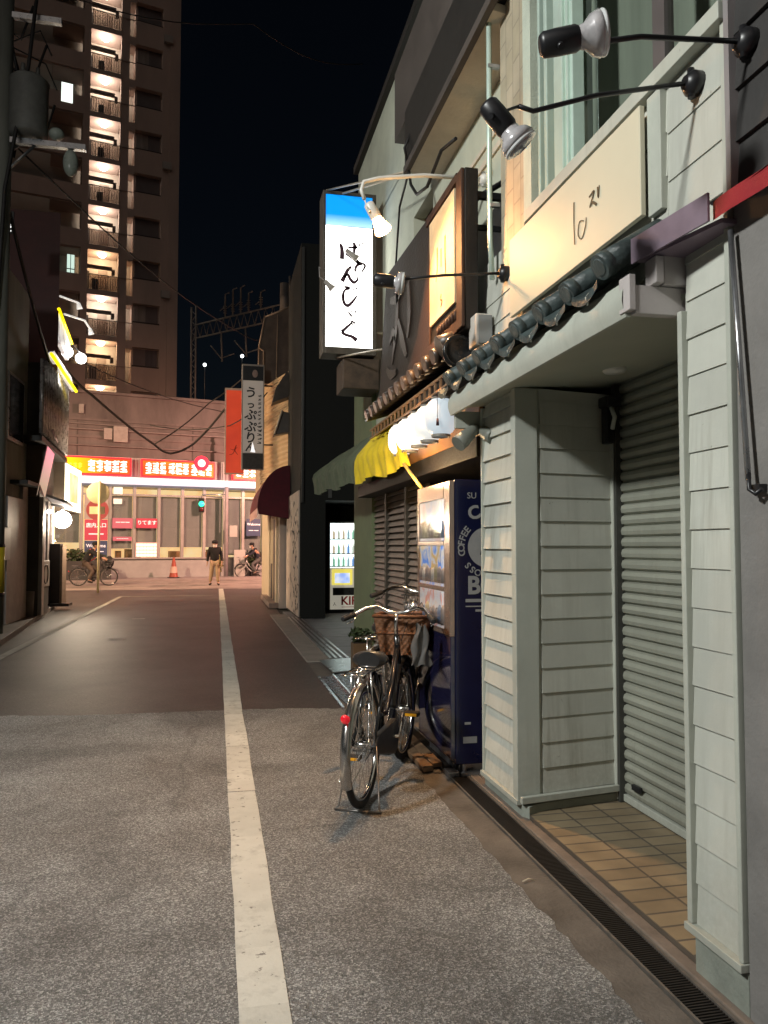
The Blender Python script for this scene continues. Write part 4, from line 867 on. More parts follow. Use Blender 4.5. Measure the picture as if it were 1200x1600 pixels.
# ================================================================== BICYCLES
def wheel(name, t, c, R=0.33, spokes=28):
    c = Vector(c); ax = Vector((1, 0, 0))
    hub = MB().tube([c - ax * 0.05, c - ax * 0.035, c + ax * 0.035, c + ax * 0.05], [0.012, 0.022, 0.022, 0.012], 12).build(name, chrome, t, world=False)
    MB().ring(c, ax, R - 0.019, 0.019, 56, 10).build('tyre', rubber, hub, world=False)
    b = MB(); b.ring(c, ax, R - 0.045, 0.012, 56, 8); b.build('rim', chrome, hub, world=False)
    b = MB()
    for k in range(spokes):
        a = 2 * PI * k / spokes; s = 0.03 if k % 2 else -0.03; a2 = a + (0.5 if k % 4 < 2 else -0.5)
        b.tube([c + Vector((s, 0.02 * math.cos(a2), 0.02 * math.sin(a2))), c + Vector((0, (R - 0.05) * math.cos(a), (R - 0.05) * math.sin(a)))], 0.0016, 4, caps=False)
    b.build('spokes', chrome, hub, world=False)
    return hub
def arc(cy, cz, R, a0, a1, n, x=0): return [(x, cy + R * math.cos(math.radians(a0 + (a1 - a0) * k / n)), cz + R * math.sin(math.radians(a0 + (a1 - a0) * k / n))) for k in range(n + 1)]
def guard(mb, cy, cz, R, a0, a1, w=0.028, n=30):
    def f(u, v):
        a = math.radians(a0 + (a1 - a0) * u); s = -1 + 2 * v; r = R - 0.018 * s * s
        return (s * w, cy + r * math.cos(a), cz + r * math.sin(a))
    mb.grid(f, n, 8)
def bicycle(label, loc, rz, wicker=True, frame_m=None, group=None, seat_z=0.80, WB=1.06, reflector=True):
    fm = frame_m or mat('black_bike_enamel', (0.012, 0.012, 0.013), 0.22, 0.2, 30, spec=0.6, coat=0.5)
    t = thing('bicycle', label, 'bicycle', loc, rz, group); R = 0.33
    wheel('rear_wheel', t, (0, 0, R)); 
    b = MB(); BB = (0, 0.44, 0.28); HT, HB = (0, 0.80, 0.84), (0, 0.865, 0.62)
    b.tube([HT, HB], 0.020, 12); b.tube([HB, (0, 0.75, 0.44), (0, 0.60, 0.31), BB], 0.021, 12); b.tube([(0, 0.815, 0.78), (0, 0.68, 0.56), (0, 0.52, 0.40), (0, 0.36, 0.42)], 0.017, 12)
    b.tube([BB, (0, 0.27, 0.72)], 0.018, 12); b.tube([(-0.05, 0.44, 0.28), (0.05, 0.44, 0.28)], 0.026, 14)
    for s in (-1, 1):
        b.tube([(0.02 * s, 0.42, 0.28), (0.055 * s, 0.25, 0.30), (0.06 * s, 0, R)], 0.010, 8); b.tube([(0.02 * s, 0.285, 0.68), (0.055 * s, 0.2, 0.58), (0.06 * s, 0, R)], 0.009, 8)
    b.build('frame', fm, t, world=False)
    fk = thing_part = MB()
    for s in (-1, 1): fk.tube([(0.03 * s, 0.872, 0.60), (0.055 * s, 0.895, 0.56), (0.058 * s, 0.97, 0.42), (0.058 * s, WB, R)], [0.014, 0.014, 0.012, 0.009], 8)
    fk.tube([(-0.045, 0.872, 0.60), (0.045, 0.872, 0.60)], 0.014, 8); fk.build('fork', fm, t, world=False)
    fw = wheel('front_wheel', t, (0, WB, R))
    b = MB(); guard(b, 0, R, R + 0.030, 28, 205); b.build('mudguard', mat('steel_mudguard', (0.50, 0.48, 0.46), 0.2, 0.15, 20, metal=0.95), t, world=False)
    b = MB(); guard(b, WB, R, R + 0.030, 15, 165); b.build('mudguard', mat('black_mudguard', (0.02, 0.02, 0.02), 0.3, 0.2, 20), t, world=False)
    b = MB()
    for s in (-1, 1): b.tube([(0.035 * s, -0.33, 0.22), (0.062 * s, 0, R)], 0.0025, 5); b.tube([(0.035 * s, -0.05, R + 0.36), (0.062 * s, 0, R)], 0.003, 5)
    b.build('guard_stay', chrome, t, world=False)
    b = MB(); b.tube([(0, 0.27, 0.70), (0, 0.255, seat_z - 0.06)], 0.013, 10); b.build('seat_post', chrome, t, world=False)
    def sad(u, v):
        yy = -0.135 + 0.27 * u; wd = 0.105 * (1 - max(0, (u - 0.25)) ** 0.9 * 0.92) * (1 if u > 0.08 else 0.62 + u * 4.7); a = 2 * PI * v
        tz = 0.036 - 0.02 * u + (0.035 * math.exp(-((u - 0.15) / 0.22) ** 2) * 0.5)
        z = math.sin(a) * (tz if math.sin(a) > 0 else 0.050 * (1 - 0.5 * u)); return (wd * math.cos(a), 0.235 + yy, seat_z - 0.02 + z)
    b = MB(); b.grid(sad, 16, 22)
    for u in (0, 1):
        ring_ = [sad(u, k / 22) for k in range(22)]; b.add(ring_, [tuple(range(22))])
    sd = b.build('saddle', mat('black_saddle_vinyl', (0.025, 0.024, 0.024), 0.32, 0.2, 30, 0.1, 150, spec=0.6), t, world=False)
    b = MB()
    for s in (-1, 1):
        for y in (0.14, 0.17): b.tube([(0.05 * s + 0.012 * math.cos(k * 1.2), y + 0.012 * math.sin(k * 1.2), seat_z - 0.10 + k * 0.0035) for k in range(16)], 0.004, 5)
    b.tube([(-0.05, 0.155, seat_z - 0.10), (0, 0.26, seat_z - 0.09), (0.05, 0.155, seat_z - 0.10)], 0.006, 6); b.build('saddle_spring', chrome, sd, world=False)
    # handlebar
    hb = MB(); hz = 1.005; hy = 0.775
    hb.tube([(0, 0.80, 0.83), (0, 0.782, 0.93), (0, hy + 0.02, hz - 0.02)], 0.012, 10)
    P = [(-0.28, hy - 0.19, hz - 0.035), (-0.24, hy - 0.10, hz - 0.015), (-0.20, hy - 0.02, hz + 0.012), (-0.14, hy + 0.035, hz + 0.022), (-0.06, hy + 0.035, hz - 0.01), (0, hy + 0.03, hz - 0.02), (0.06, hy + 0.035, hz - 0.01), (0.14, hy + 0.035, hz + 0.022), (0.20, hy - 0.02, hz + 0.012), (0.24, hy - 0.10, hz - 0.015), (0.28, hy - 0.19, hz - 0.035)]
    hb.tube(P, 0.0125, 12); ho = hb.build('handlebar', chrome, t, world=False)
    for s in (0, -1):
        q = Vector(P[s]); q2 = Vector(P[1 if s == 0 else -2]); d = (q - q2).normalized()
        MB().tube([q - d * 0.085, q - d * 0.08, q + d * 0.03, q + d * 0.036], [0.014, 0.018, 0.018, 0.012], 12).build('grip', rubber, ho, world=False)
        sx = -1 if s == 0 else 1
        MB().tube([q2 + Vector((0, 0.02, -0.012)), q2 + Vector((sx * 0.02, -0.01, -0.05)), q2 + Vector((sx * 0.035, -0.10, -0.055))], 0.005, 6).build('brake_lever', chrome, ho, world=False)
    MB().lathe([(0, 0.028), (0.018, 0.024), (0.026, 0.010), (0.027, 0), (0, 0)], Matrix.Translation((0.11, hy + 0.035, hz + 0.025)), 16).build('bell', chrome, ho, world=False)
    b = MB()
    for s in (-1, 1): b.tube([(0.20 * s, hy, hz + 0.0), (0.15 * s, hy + 0.12, hz + 0.05), (0.05 * s, hy + 0.16, hz - 0.06), (0.02 * s, 0.85, 0.80)], 0.003, 5)
    b.build('brake_cable', cable_m, ho, world=False)
    # basket
    bc = MB(); y0, y1, z0, z1 = 0.92, 1.20, 0.70, 0.955
    def P4(k, f): # outline at height fraction f
        w0, w1 = 0.135, 0.19; wv = w0 + (w1 - w0) * f; yy0 = y0 - 0.0 * f; yy1 = 1.12 + 0.10 * f
        c = [(-wv, yy0), (wv, yy0), (wv, yy1), (-wv, yy1)]; i = int(k) % 4; fr = k - int(k); a, b_ = c[i], c[(i + 1) % 4]
        return Vector((a[0] + (b_[0] - a[0]) * fr, a[1] + (b_[1] - a[1]) * fr, z0 + (z1 - z0) * f))
    if wicker:
        bc.grid(lambda u, v: P4(u * 3.9999, v) + Vector((0, 0, 0)) + (P4(u * 3.9999, v) - Vector((0, 1.05, z0 + (z1 - z0) * v))).normalized() * 0.006 * math.sin(u * 200) * math.cos(v * 34), 200, 26)
        bc.add([P4(0, 0), P4(1, 0), P4(2, 0), P4(3, 0)], [(0, 1, 2, 3)])
        bo = bc.build('basket', mat('brown_wicker', (0.20, 0.085, 0.035), 0.5, 0.4, 40, 0.6, 160, streak=3), t, world=False)
        b = MB(); b.tube([P4(k, 1.0) for k in (0, 0.5, 1, 1.5, 2, 2.5, 3, 3.5)], 0.012, 8, closed=True); b.tube([P4(k, 0.55) for k in (0, 0.5, 1, 1.5, 2, 2.5, 3, 3.5)], 0.009, 8, closed=True); b.build('rim_weave', mat('dark_wicker', (0.12, 0.05, 0.022), 0.5, 0.3, 40), bo, world=False)
    else:
        for f in (0.02, 0.25, 0.5, 0.75, 1.0): bc.tube([P4(k, f) for k in (0, 1, 2, 3)], 0.0035 if f < 1 else 0.006, 6, closed=True)
        for k in range(32): bc.tube([P4(k / 8, 0), P4(k / 8, 1)], 0.0022, 4)
        for k in range(8): bc.tube([P4(0 + k / 8, 0), P4(2 + (1 - k / 8), 0)], 0.0022, 4)
        bc.build('basket', steel, t, world=False)
    # rack, reflector, chain case, pedals, stand
    b = MB()
    for x in (-0.055, 0.055): b.tube([(x, 0.20, 0.745), (x, -0.22, 0.745), (x * 0.4, -0.25, 0.745)], 0.005, 6)
    for y in (0.1, 0.0, -0.1, -0.2): b.tube([(-0.055, y, 0.745), (0.055, y, 0.745)], 0.004, 6)
    for s in (-1, 1): b.tube([(0.055 * s, -0.05, 0.745), (0.065 * s, 0, R)], 0.005, 6)
    b.build('rack', chrome, t, world=False)
    if reflector: MB().lathe([(0.0, 0.022), (0.018, 0.020), (0.025, 0.010), (0.026, 0.0), (0, 0)], Matrix.Translation((0, -0.335, 0.545)) @ Matrix.Rotation(PI / 2 + 0.5, 4, 'X'), 18).build('tail_reflector', mat('red_reflector', (0.65, 0.01, 0.02), 0.12, 0.1, 60, emit=(0.9, 0.01, 0.03), estr=0.35, coat=0.8), t, world=False)
    b = MB(); b.prism([(0.045, 0.44 + 0.105 * math.cos(a), 0.28 + 0.105 * math.sin(a)) for a in [PI * (-0.5 + k / 12) for k in range(13)]] + [(0.045, 0.05, 0.375), (0.045, -0.03, 0.33), (0.045, 0.05, 0.27)], (0.032, 0, 0)); b.build('chain_case', mat('chain_case_grey', (0.05, 0.05, 0.052), 0.35, 0.25, 20), t, world=False, bev=0.008)
    b = MB(); b.tube([(0.095, 0.44, 0.28), (0.105, 0.53, 0.40)], 0.009, 8); b.tube([(-0.075, 0.44, 0.28), (-0.085, 0.35, 0.16)], 0.009, 8); b.tube([(-0.09, 0.44, 0.28), (0.10, 0.44, 0.28)], 0.011, 8); b.build('crank', chrome, t, world=False)
    for s, (y, z) in ((1, (0.53, 0.40)), (-1, (0.35, 0.16))):
        po = MB().box(0.115 * s - 0.0 if s > 0 else -0.205, 0.205 if s > 0 else -0.115, y - 0.035, y + 0.035, z - 0.012, z + 0.012).build('pedal', rubber, t, world=False, bev=0.003)
        MB().box(0.125 * s if s > 0 else -0.195, 0.195 if s > 0 else -0.125, y - 0.040, y - 0.0355, z - 0.008, z + 0.008).build('pedal_reflector', mat('amber_reflector', (0.75, 0.35, 0.02), 0.2, 0.1, 40, emit=(1, 0.5, 0.02), estr=0.12), po, world=False)
    b = MB()
    for s in (-1, 1): b.tube([(0.075 * s, 0, R), (0.115 * s, -0.09, 0.02), (0.13 * s, -0.11, 0.008)], 0.0055, 8)
    b.tube([(-0.13, -0.11, 0.008), (0.13, -0.11, 0.008)], 0.0055, 8); b.build('stand', mat('dark_stand_steel', (0.18, 0.17, 0.16), 0.4, 0.3, 14, metal=0.8), t, world=False)
    b = MB(); b.tube([(0, WB - 0.12, 0.60), (0, WB - 0.03, 0.605)], [0.028, 0.042], 14); b.build('head_lamp', black_metal, t, world=False)
    return t
A1 = math.radians(26.5)
bike = bicycle('black city bicycle with wicker basket, parked on the road beside the blue machine', (0.80, 4.215, 0), -A1, WB=0.99)
bicycle('city bicycle hidden behind the blue machine, only its silver handlebar showing', (1.12, 5.36, 0), -math.radians(35), wicker=False, reflector=False).scale = (1.07, 1.07, 1.07)
# crumpled clear bag hung on the handlebar
t = thing('plastic_bag', 'crumpled grey plastic bag hanging from the right handlebar grip', 'bag', (1.30, 4.72, 0.8))
b = MB(); b.grid(lambda u, v: (1.27 + 0.07 * (u - 0.5) * 2 * (0.5 + 0.5 * v) + 0.01 * math.sin(9 * v + 5 * u), 4.74 + 0.012 * math.sin(11 * u + 4 * v), 0.93 - 0.26 * v + 0.01 * math.sin(13 * u)), 16, 16)
b.build('sheet', mat('grey_film', (0.12, 0.115, 0.11), 0.2, 0.3, 12, coat=0.5), t)
# boards and plates along the gutter, potted plant
t = thing('wooden_board', 'worn boards laid over the drain at the foot of the blue machine', 'board', (1.36, 5.2, 0))
random.seed(4)
for i, (x, y0, y1) in enumerate(((1.28, 4.72, 5.75), (1.36, 4.80, 5.60))):
    MB().prism([(x, y0, 0.008), (x + 0.072, y0 + 0.02, 0.008), (x + 0.07, y1, 0.008), (x, y1 - 0.03, 0.008)], (0, 0, 0.03)).build('plank', mat('weathered_plank', (0.20, 0.125, 0.07), 0.6, 0.4, 8, 0.4, 50), t, bev=0.004)
t = thing('ramp_plate', 'blueish chequered steel ramp plate lying across the drain', 'ramp', (1.35, 7.7, 0))
b = MB(); b.prism([(1.16, 6.75, 0.0), (1.46, 6.75, 0.05), (1.46, 8.35, 0.05), (1.10, 8.35, 0.0)], (0, 0, 0.012)); b.build('plate', mat('blue_grey_plate', (0.26, 0.31, 0.38), 0.25, 0.3, 30, 0.5, 60, metal=0.8), t)
b = MB(); b.box(1.085, 1.11, 6.72, 8.38, 0.002, 0.022); b.box(1.24, 1.255, 6.75, 8.35, 0.032, 0.045); b.build('rib', mat('bright_edge_steel', (0.6, 0.65, 0.72), 0.25, 0.1, 10, metal=0.9), t)
t = thing('ramp_plate', 'narrow grey steel plate just beyond the chequered ramp', 'ramp', (1.5, 9.0, 0))
b = MB(); b.prism([(1.28, 8.55, 0.02), (1.75, 8.55, 0.04), (1.75, 9.5, 0.04), (1.25, 9.5, 0.02)], (0, 0, 0.012)); b.build('plate', steel, t)
t = thing('twig', 'small pale twig lying on the brown gutter strip', 'twig', (1.31, 3.12, 0.0))
MB().tube([(-.03, 0, .006), (0, .012, .009), (.028, .005, .005)], [.003, .004, .002], 6).build('stick', mat('pale_twig', (.5, .44, .34), .7, .2), t, world=False)
t = thing('potted_plant', 'small leafy plant in a square brown pot behind the parked bicycle', 'potted plant', (1.56, 8.45, 0.02))
MB().prism([(-0.085, -0.085, 0.0), (0.085, -0.085, 0.0), (0.085, 0.085, 0.0), (-0.085, 0.085, 0.0)], (0, 0, 0.34)).build('pot', mat('brown_pot', (0.13, 0.08, 0.04), 0.6, 0.25, 8), t, world=False, bev=0.006)
def leaves(n, rad, cz, sz, seed, flat=1.0):
    random.seed(seed); b = MB()
    for i in range(n):
        d = Vector((random.gauss(0, 1), random.gauss(0, 1), random.gauss(0, 1))).normalized() * (random.random() ** 0.45)
        p = Vector((d.x * rad[0], d.y * rad[1], cz + d.z * rad[2])); a = Vector((random.gauss(0, 1), random.gauss(0, 1), random.gauss(0, 0.6) * flat)).normalized(); q = a.orthogonal().normalized() * sz * 0.4; a = a * sz
        b.add([p - a * 0.5, p + q * 0.8, p + a * 0.7, p - q * 0.8], [(0, 1, 2, 3)])
    return b
leaves(260, (0.13, 0.13, 0.085), 0.43, 0.05, 8).build('foliage', leaf_m, t, world=False)
b = MB()
for k in range(6): b.tube([(0, 0, 0.32), (0.04 * math.cos(k), 0.04 * math.sin(k), 0.44)], 0.004, 5)
b.build('stem', mat('stem_brown', (0.08, 0.06, 0.03), 0.7, 0.2), t, world=False)
MB().box(-0.075, 0.075, -0.075, 0.075, 0.335, 0.348).build('soil', mat('soil', (0.03, 0.022, 0.015), 0.9, 0.3, 30), t, world=False)
# street lamps over the cross street, hidden from the viewpoint by the corner buildings
for lb, p, pw, cl in (('street lamp over the cross street beyond the left corner', (-8.5, 22.0, 0), 3200, (1.0, 0.64, 0.38)), ('street lamp over the cross street beyond the right-hand houses', (6.5, 28.5, 0), 3800, (1.0, 0.50, 0.36))):
    t = thing('street_lamp', lb, 'street lamp', p)
    MB().tube([(0, 0, 0), (0, 0, 6.0), (0, .3, 6.6), (0, 1.0, 6.8)], [.09, .07, .05, .04], 12).build('pole', steel, t, world=False)
    MB().box(-.15, .15, .9, 1.5, 6.76, 6.86).build('lamp_head', grey_paint, t, world=False, bev=.03)
    light('street_lamp_light', 'AREA', (p[0], p[1] + 1.2, 6.74), pw, cl, t, 0.35, aim=(p[0] * .45, p[1] + 7, 0))
# street lamp behind the photographer that lights the foreground
t = thing('street_lamp', 'pole street lamp left of the viewpoint lighting the near road', 'street lamp', (-5.8, 0.6, 0))
MB().tube([(0, 0, 0), (0, 0, 2.5), (0, 0, 5.8), (0.15, 0.05, 6.05), (0.6, 0.2, 6.15)], [0.08, 0.065, 0.05, 0.04, 0.035], 12).build('pole', steel, t, world=False)
MB().box(0.45, 1.0, 0.1, 0.36, 6.10, 6.20).build('lamp_head', grey_paint, t, world=False, bev=0.03)
light('street_lamp_light', 'AREA', (-5.8 + 0.75, 0.6 + 0.23, 6.085), 780, (0.98, 1.0, 0.96), t, 0.7, aim=(0.6, 3.0, 0.8))

# ================================================================== FURTHER DOWN THE RIGHT SIDE
def dark_house():
    t = thing('house', 'near-black house over the vending lot with scribbled white street wall', 'house', (3, 18, 0))
    MB().box(1.60, 9, 15.1, 17.88, 2.35, 7.5).build('upper_wall', black_wall, t)
    b = MB(); b.box(1.60, 2.10, 15.1, 17.0, 0, 2.349); b.box(1.60, 9, 17.0, 17.88, 0, 2.349); b.build('wall', black_wall, t)
    gw = MB().box(1.575, 1.599, 15.2, 17.85, 0.05, 2.55).build('street_wall', pink_render, t)  # white wall with the cross street's pinkish light mixed into its colour
    random.seed(21); b = MB(); M = frame((1.5735, 16.5, 1.3), (0, -1, 0), (0, 0, 1))
    for k in range(46):
        x = random.uniform(0.15, 1.2); y = -1.2 + 2.2 * random.random() ** 0.9
        pts = [(x, y)]
        for j in range(random.randint(2, 4)): pts.append((pts[-1][0] + random.uniform(-.16, .16), pts[-1][1] + random.uniform(-.09, .09)))
        b.brush(pts, [random.uniform(.02, .05) for _ in pts], M, 0.001)
    for k in range(14):
        x = random.uniform(-1.1, 0.0); y = random.uniform(-1.0, 1.0); pts = [(x, y), (x + random.uniform(-.15, .15), y + .1), (x + random.uniform(-.15, .15), y - .05)]; b.brush(pts, [.03, .04, .02], M, 0.001)
    b.build('scribble', black_ink, gw)
    b = MB(); b.box(2.15, 2.22, 15.06, 15.10, 2.4, 3.0); b.tube([(1.64, 15.07, 2.3), (1.64, 15.07, 7.4)], 0.035, 8); b.build('conduit', mat('dim_grey_conduit', (0.09, 0.09, 0.085), 0.6, 0.2), t)
    MB().box(2.68, 3.15, 16.96, 17.0, 2.0, 2.34).build('notice_panel', mat('dim_notice', (0.16, 0.15, 0.13), 0.6, 0.3, 6), t)
dark_house()
def tan_house():
    t = thing('house', 'house with tan corrugated upper wall and cream doorway beyond the dark house', 'house', (2.5, 20, 0))
    fp = [(1.75, 17.89), (1.12, 20.5), (1.12, 24.0), (6, 24.0), (6, 17.89)]
    MB().prism([(x + 0.03, y + 0.01, 2.6) for x, y in fp], (0, 0, 3.05)).build('upper_wall', mat('tan_wall_base', (0.4, 0.3, 0.2), 0.7, 0.2), t)
    s = MB(); z = 2.95; p0, p1 = Vector((1.745, 17.89, 0)), Vector((1.112, 20.5, 0)); n = Vector((-0.97, -0.235, 0)).normalized()
    prof = []
    while z < 5.62: prof += [(z, 0.0), (z + 0.035, 0.03), (z + 0.06, 0.03), (z + 0.095, 0.0)]; z += 0.118
    for (za, oa), (zb, ob) in zip(prof[:-1], prof[1:]): s.quad(p0 + n * oa + Vector((0, 0, za)), p1 + n * oa + Vector((0, 0, za)), p1 + n * ob + Vector((0, 0, zb)), p0 + n * ob + Vector((0, 0, zb)))
    s.build('siding', tan_siding, t)
    MB().box(1.42, 6, 18.0, 24.0, 0, 2.60).build('wall', pink_render, t)
    MB().box(1.36, 1.419, 20.6, 23.9, 0.0, 2.55).build('wall_panel', mat('cream_door_frame', (0.66, 0.56, 0.40), 0.5, 0.12, 4), t)
    b = MB(); b.box(1.36, 1.419, 18.2, 18.5, 0.0, 2.5); b.build('door_frame', mat('cream_door_frame', (0.66, 0.56, 0.40), 0.5, 0.12, 4), t)
    d = MB().box(1.39, 1.419, 18.55, 20.5, 0.05, 2.3).build('door', mat('olive_cream_door', (0.42, 0.36, 0.24), 0.5, 0.2, 4), t)
    b = MB(); b.box(1.375, 1.389, 18.7, 19.3, 0.1, 2.1); b.box(1.375, 1.389, 19.8, 20.2, 0.1, 1.0); b.build('dark_pane', black_metal, d)
    MB().box(1.20, 1.419, 18.1, 21.5, 0.0, 0.12).build('step', mat('pink_step', (0.32, 0.24, 0.2), 0.7, 0.3, 4), t, bev=0.01)
    b = MB(); b.prism([(1.22, 18.2, 4.75), (1.70, 18.2, 4.95), (1.70, 18.2, 5.35), (1.55, 18.2, 5.5), (1.30, 18.2, 5.1)], (0, -0.5, 0)); b.prism([(1.26, 18.05, 4.0), (1.72, 18.0, 4.1), (1.72, 18.0, 4.5), (1.42, 18.02, 4.55)], (0, -0.35, 0)); b.build('hood', mat('dark_brown_hood', (0.08, 0.06, 0.045), 0.5, 0.3, 6), t)
    b = MB(); b.tube([(1.27, 17.64, 4.02), (1.44, 17.6, 4.56)], 0.02, 6); b.build('hood_edge', mat('pale_edge', (0.62, 0.52, 0.4), 0.5, 0.1), t)
    b = MB(); b.grid(lambda u, v: (1.70 - 0.10 * v + 0.02 * math.sin(v * 5), 17.85 + u * 0.4, 4.1 - 1.3 * v), 3, 8); b.build('cloth_strip', mat('pale_pink_cloth', (0.6, 0.47, 0.42), 0.8, 0.1), t)
tan_house()
t = thing('rooftop_sign', 'brown framed translucent panel standing on the roof of the tan house', 'roof sign', (1.45, 20, 5.7))
P_ = [(1.02, 20.0, 5.66), (1.02, 20.0, 6.6), (1.17, 20.0, 7.42), (1.92, 20.0, 7.78), (1.92, 20.0, 5.66)]
MB().prism(P_, (0, 0.04, 0)).build('panel', mat('brown_translucent', (0.11, 0.075, 0.055), 0.4, 0.4, 3), t)
b = MB()
for i in range(5): b.tube([P_[i], P_[(i + 1) % 5]], 0.022, 6)
b.tube([(1.02, 19.98, 5.7), (1.14, 19.9, 5.75), (1.14, 19.9, 6.5), (1.02, 20, 6.6)], 0.02, 6); b.tube([(1.47, 19.98, 5.7), (1.5, 19.98, 7.5)], 0.014, 6)
b.build('frame', mat('warm_frame_metal', (0.42, 0.29, 0.20), 0.45, 0.2, 8, metal=0.3), t)
t = thing('awning', 'rounded maroon canvas awning over the doorway beyond the vending lot', 'awning', (1.3, 19.5, 2.2))
def mar(u, v):
    a = PI / 2 * v; return (1.60 - 0.72 * math.sin(a), 17.3 + 4.0 * u, 2.28 + 0.98 * math.cos(a))
b = MB(); b.grid(mar, 20, 14); n = 14
b.add([(1.60, 17.3, 2.05)] + [mar(0, k / n) for k in range(n + 1)] + [(0.90, 17.3, 2.16)], [tuple(range(n + 3))])
b.build('canvas', maroon_cloth, t)
b = MB(); b.grid(lambda u, v: (0.876 - 0.004 * math.sin(u * 60), 17.29 + 4.0 * u, 2.30 - 0.20 * v), 40, 2); b.build('valance', mat('pink_lit_valance', (0.55, 0.33, 0.30), 0.7, 0.15), t)  # front of the maroon cloth, light on it painted in as pink
# hanging signs
def dn_sign():
    x0, x1, y, z0, z1 = 0.575, 1.135, 19.4, 3.36, 6.02
    t = thing('hanging_sign', 'tall grey hanging sign with a column of black brush characters', 'sign', (0.85, 19.5, 4.7))
    MB().box(x0, x1, y, y + 0.16, z0, z1).build('case', mat('grey_sign_case', (0.36, 0.32, 0.28), 0.5, 0.12, 3), t, bev=0.008)
    f = MB().box(x0 + 0.03, x1 - 0.03, y - 0.010, y - 0.001, z0 + 0.42, z1 - 0.42).build('face', emis('dim_grey_face', (0.42, 0.36, 0.30), 0.34, (0.34, 0.30, 0.27), scale=1.5), t)
    MB().box(x0 + 0.03, x1 - 0.03, y - 0.010, y - 0.001, z1 - 0.41, z1 - 0.05).build('head_panel', black_metal, t)
    MB().sphere((0.90, y - 0.008, z1 - 0.24), 0.10, 10, (0.75, 0.05, 1.1)).build('emblem', mat('pinkish_emblem', (0.35, 0.25, 0.22), 0.6, 0.2), t)
    MB().box(x0 + 0.04, x1 - 0.03, y - 0.03, y - 0.001, z0 + 0.02, z0 + 0.40).build('foot_panel', mat('dark_foot_panel', (0.04, 0.038, 0.035), 0.4, 0.4, 14), t)
    b = MB(); zs = [5.28, 4.98, 4.72, 4.42, 4.14, 3.90]; sz = [0.30, 0.22, 0.30, 0.30, 0.30, 0.26]
    for ch, z, s_ in zip('うっぷぷりん', zs, sz): b.text(ch, s_, frame((0.80, y - 0.012, z), (1, 0, 0), (0.0, 0, 1)) @ Matrix.Rotation(-0.12, 4, 'Z'), 0.001, bold=0.007)
    random.seed(9); M = frame((1.02, y - 0.012, 4.6), (1, 0, 0), (0, 0, 1))
    for k in range(13):
        z = 0.62 - k * 0.098; w_ = 0.045 if k < 8 else 0.06
        for j in range(3): b.brush([(-w_ + random.uniform(0, .03), z + random.uniform(-.03, .03)), (w_ - random.uniform(0, .03), z + random.uniform(-.03, .03))], [0.012, 0.016 if k < 8 else 0.026], M, 0.001)
    b.build('lettering', black_ink, f)
    MB().prism([(0.80, y - 0.014, 3.80), (0.92, y - 0.014, 3.79), (0.85, y - 0.014, 4.05)], (0, 0.003, 0)).build('bright_patch', emis('white_glow_patch', (1, 1, 1), 0.9), f)  # small white triangle glowing brighter than the face
    b = MB()
    for z in (4.0, 5.5): b.tube([(x1, y + 0.08, z), (1.75, y + 0.08, z)], 0.02, 6)
    b.build('bracket', black_metal, t)
    t = thing('hanging_sign', 'plain red hanging sign behind the grey brush-lettered sign', 'sign', (0.42, 20.6, 4.4))
    MB().box(0.175, 0.68, 20.5, 20.66, 3.34, 5.62).build('case', mat('pale_sign_edge', (0.62, 0.46, 0.36), 0.5, 0.1), t, bev=0.006)
    f = MB().box(0.21, 0.66, 20.492, 20.499, 3.37, 5.56).build('face', emis('red_sign_face', (0.62, 0.06, 0.02), 0.55, (0.50, 0.04, 0.015), scale=1.2), t)
    M = frame((0.42, 20.488, 3.95), (1, 0, 0), (0, 0, 1)); b = MB(); b.brush([(-.12, -.1), (-.02, -.06), (.06, .16), (.02, .02), (.1, -.1)], [.01, .016, .012, .02, .008], M); b.brush([(-.1, .05), (.0, .03), (.08, .1)], [.008, .014, .008], M); b.build('line_drawing', mat('dark_red_ink', (0.25, 0.02, 0.01), 0.6, 0), f)
    b = MB()
    for z in (3.8, 5.2): b.tube([(0.68, 20.58, z), (1.3, 20.58, z)], 0.02, 6)
    b.build('bracket', black_metal, t)
dn_sign()
t = thing('utility_pole', 'concrete pole rising behind the brown roof panel on the right side', 'utility pole', (2.05, 24.5, 0))
MB().tube([(0, 0, 0), (0, 0, 9.9)], [0.19, 0.14], 14).build('pole', mat('dim_concrete_pole', (0.10, 0.09, 0.085), 0.8, 0.3, 4), t, world=False)
b = MB(); b.tube([(0, -0.1, 9.4), (0, -0.28, 9.3), (0, -0.28, 8.9)], [0.1, 0.16, 0.16], 10); b.build('drum', mat('dim_concrete_pole', (0.10, 0.09, 0.085)), t, world=False)

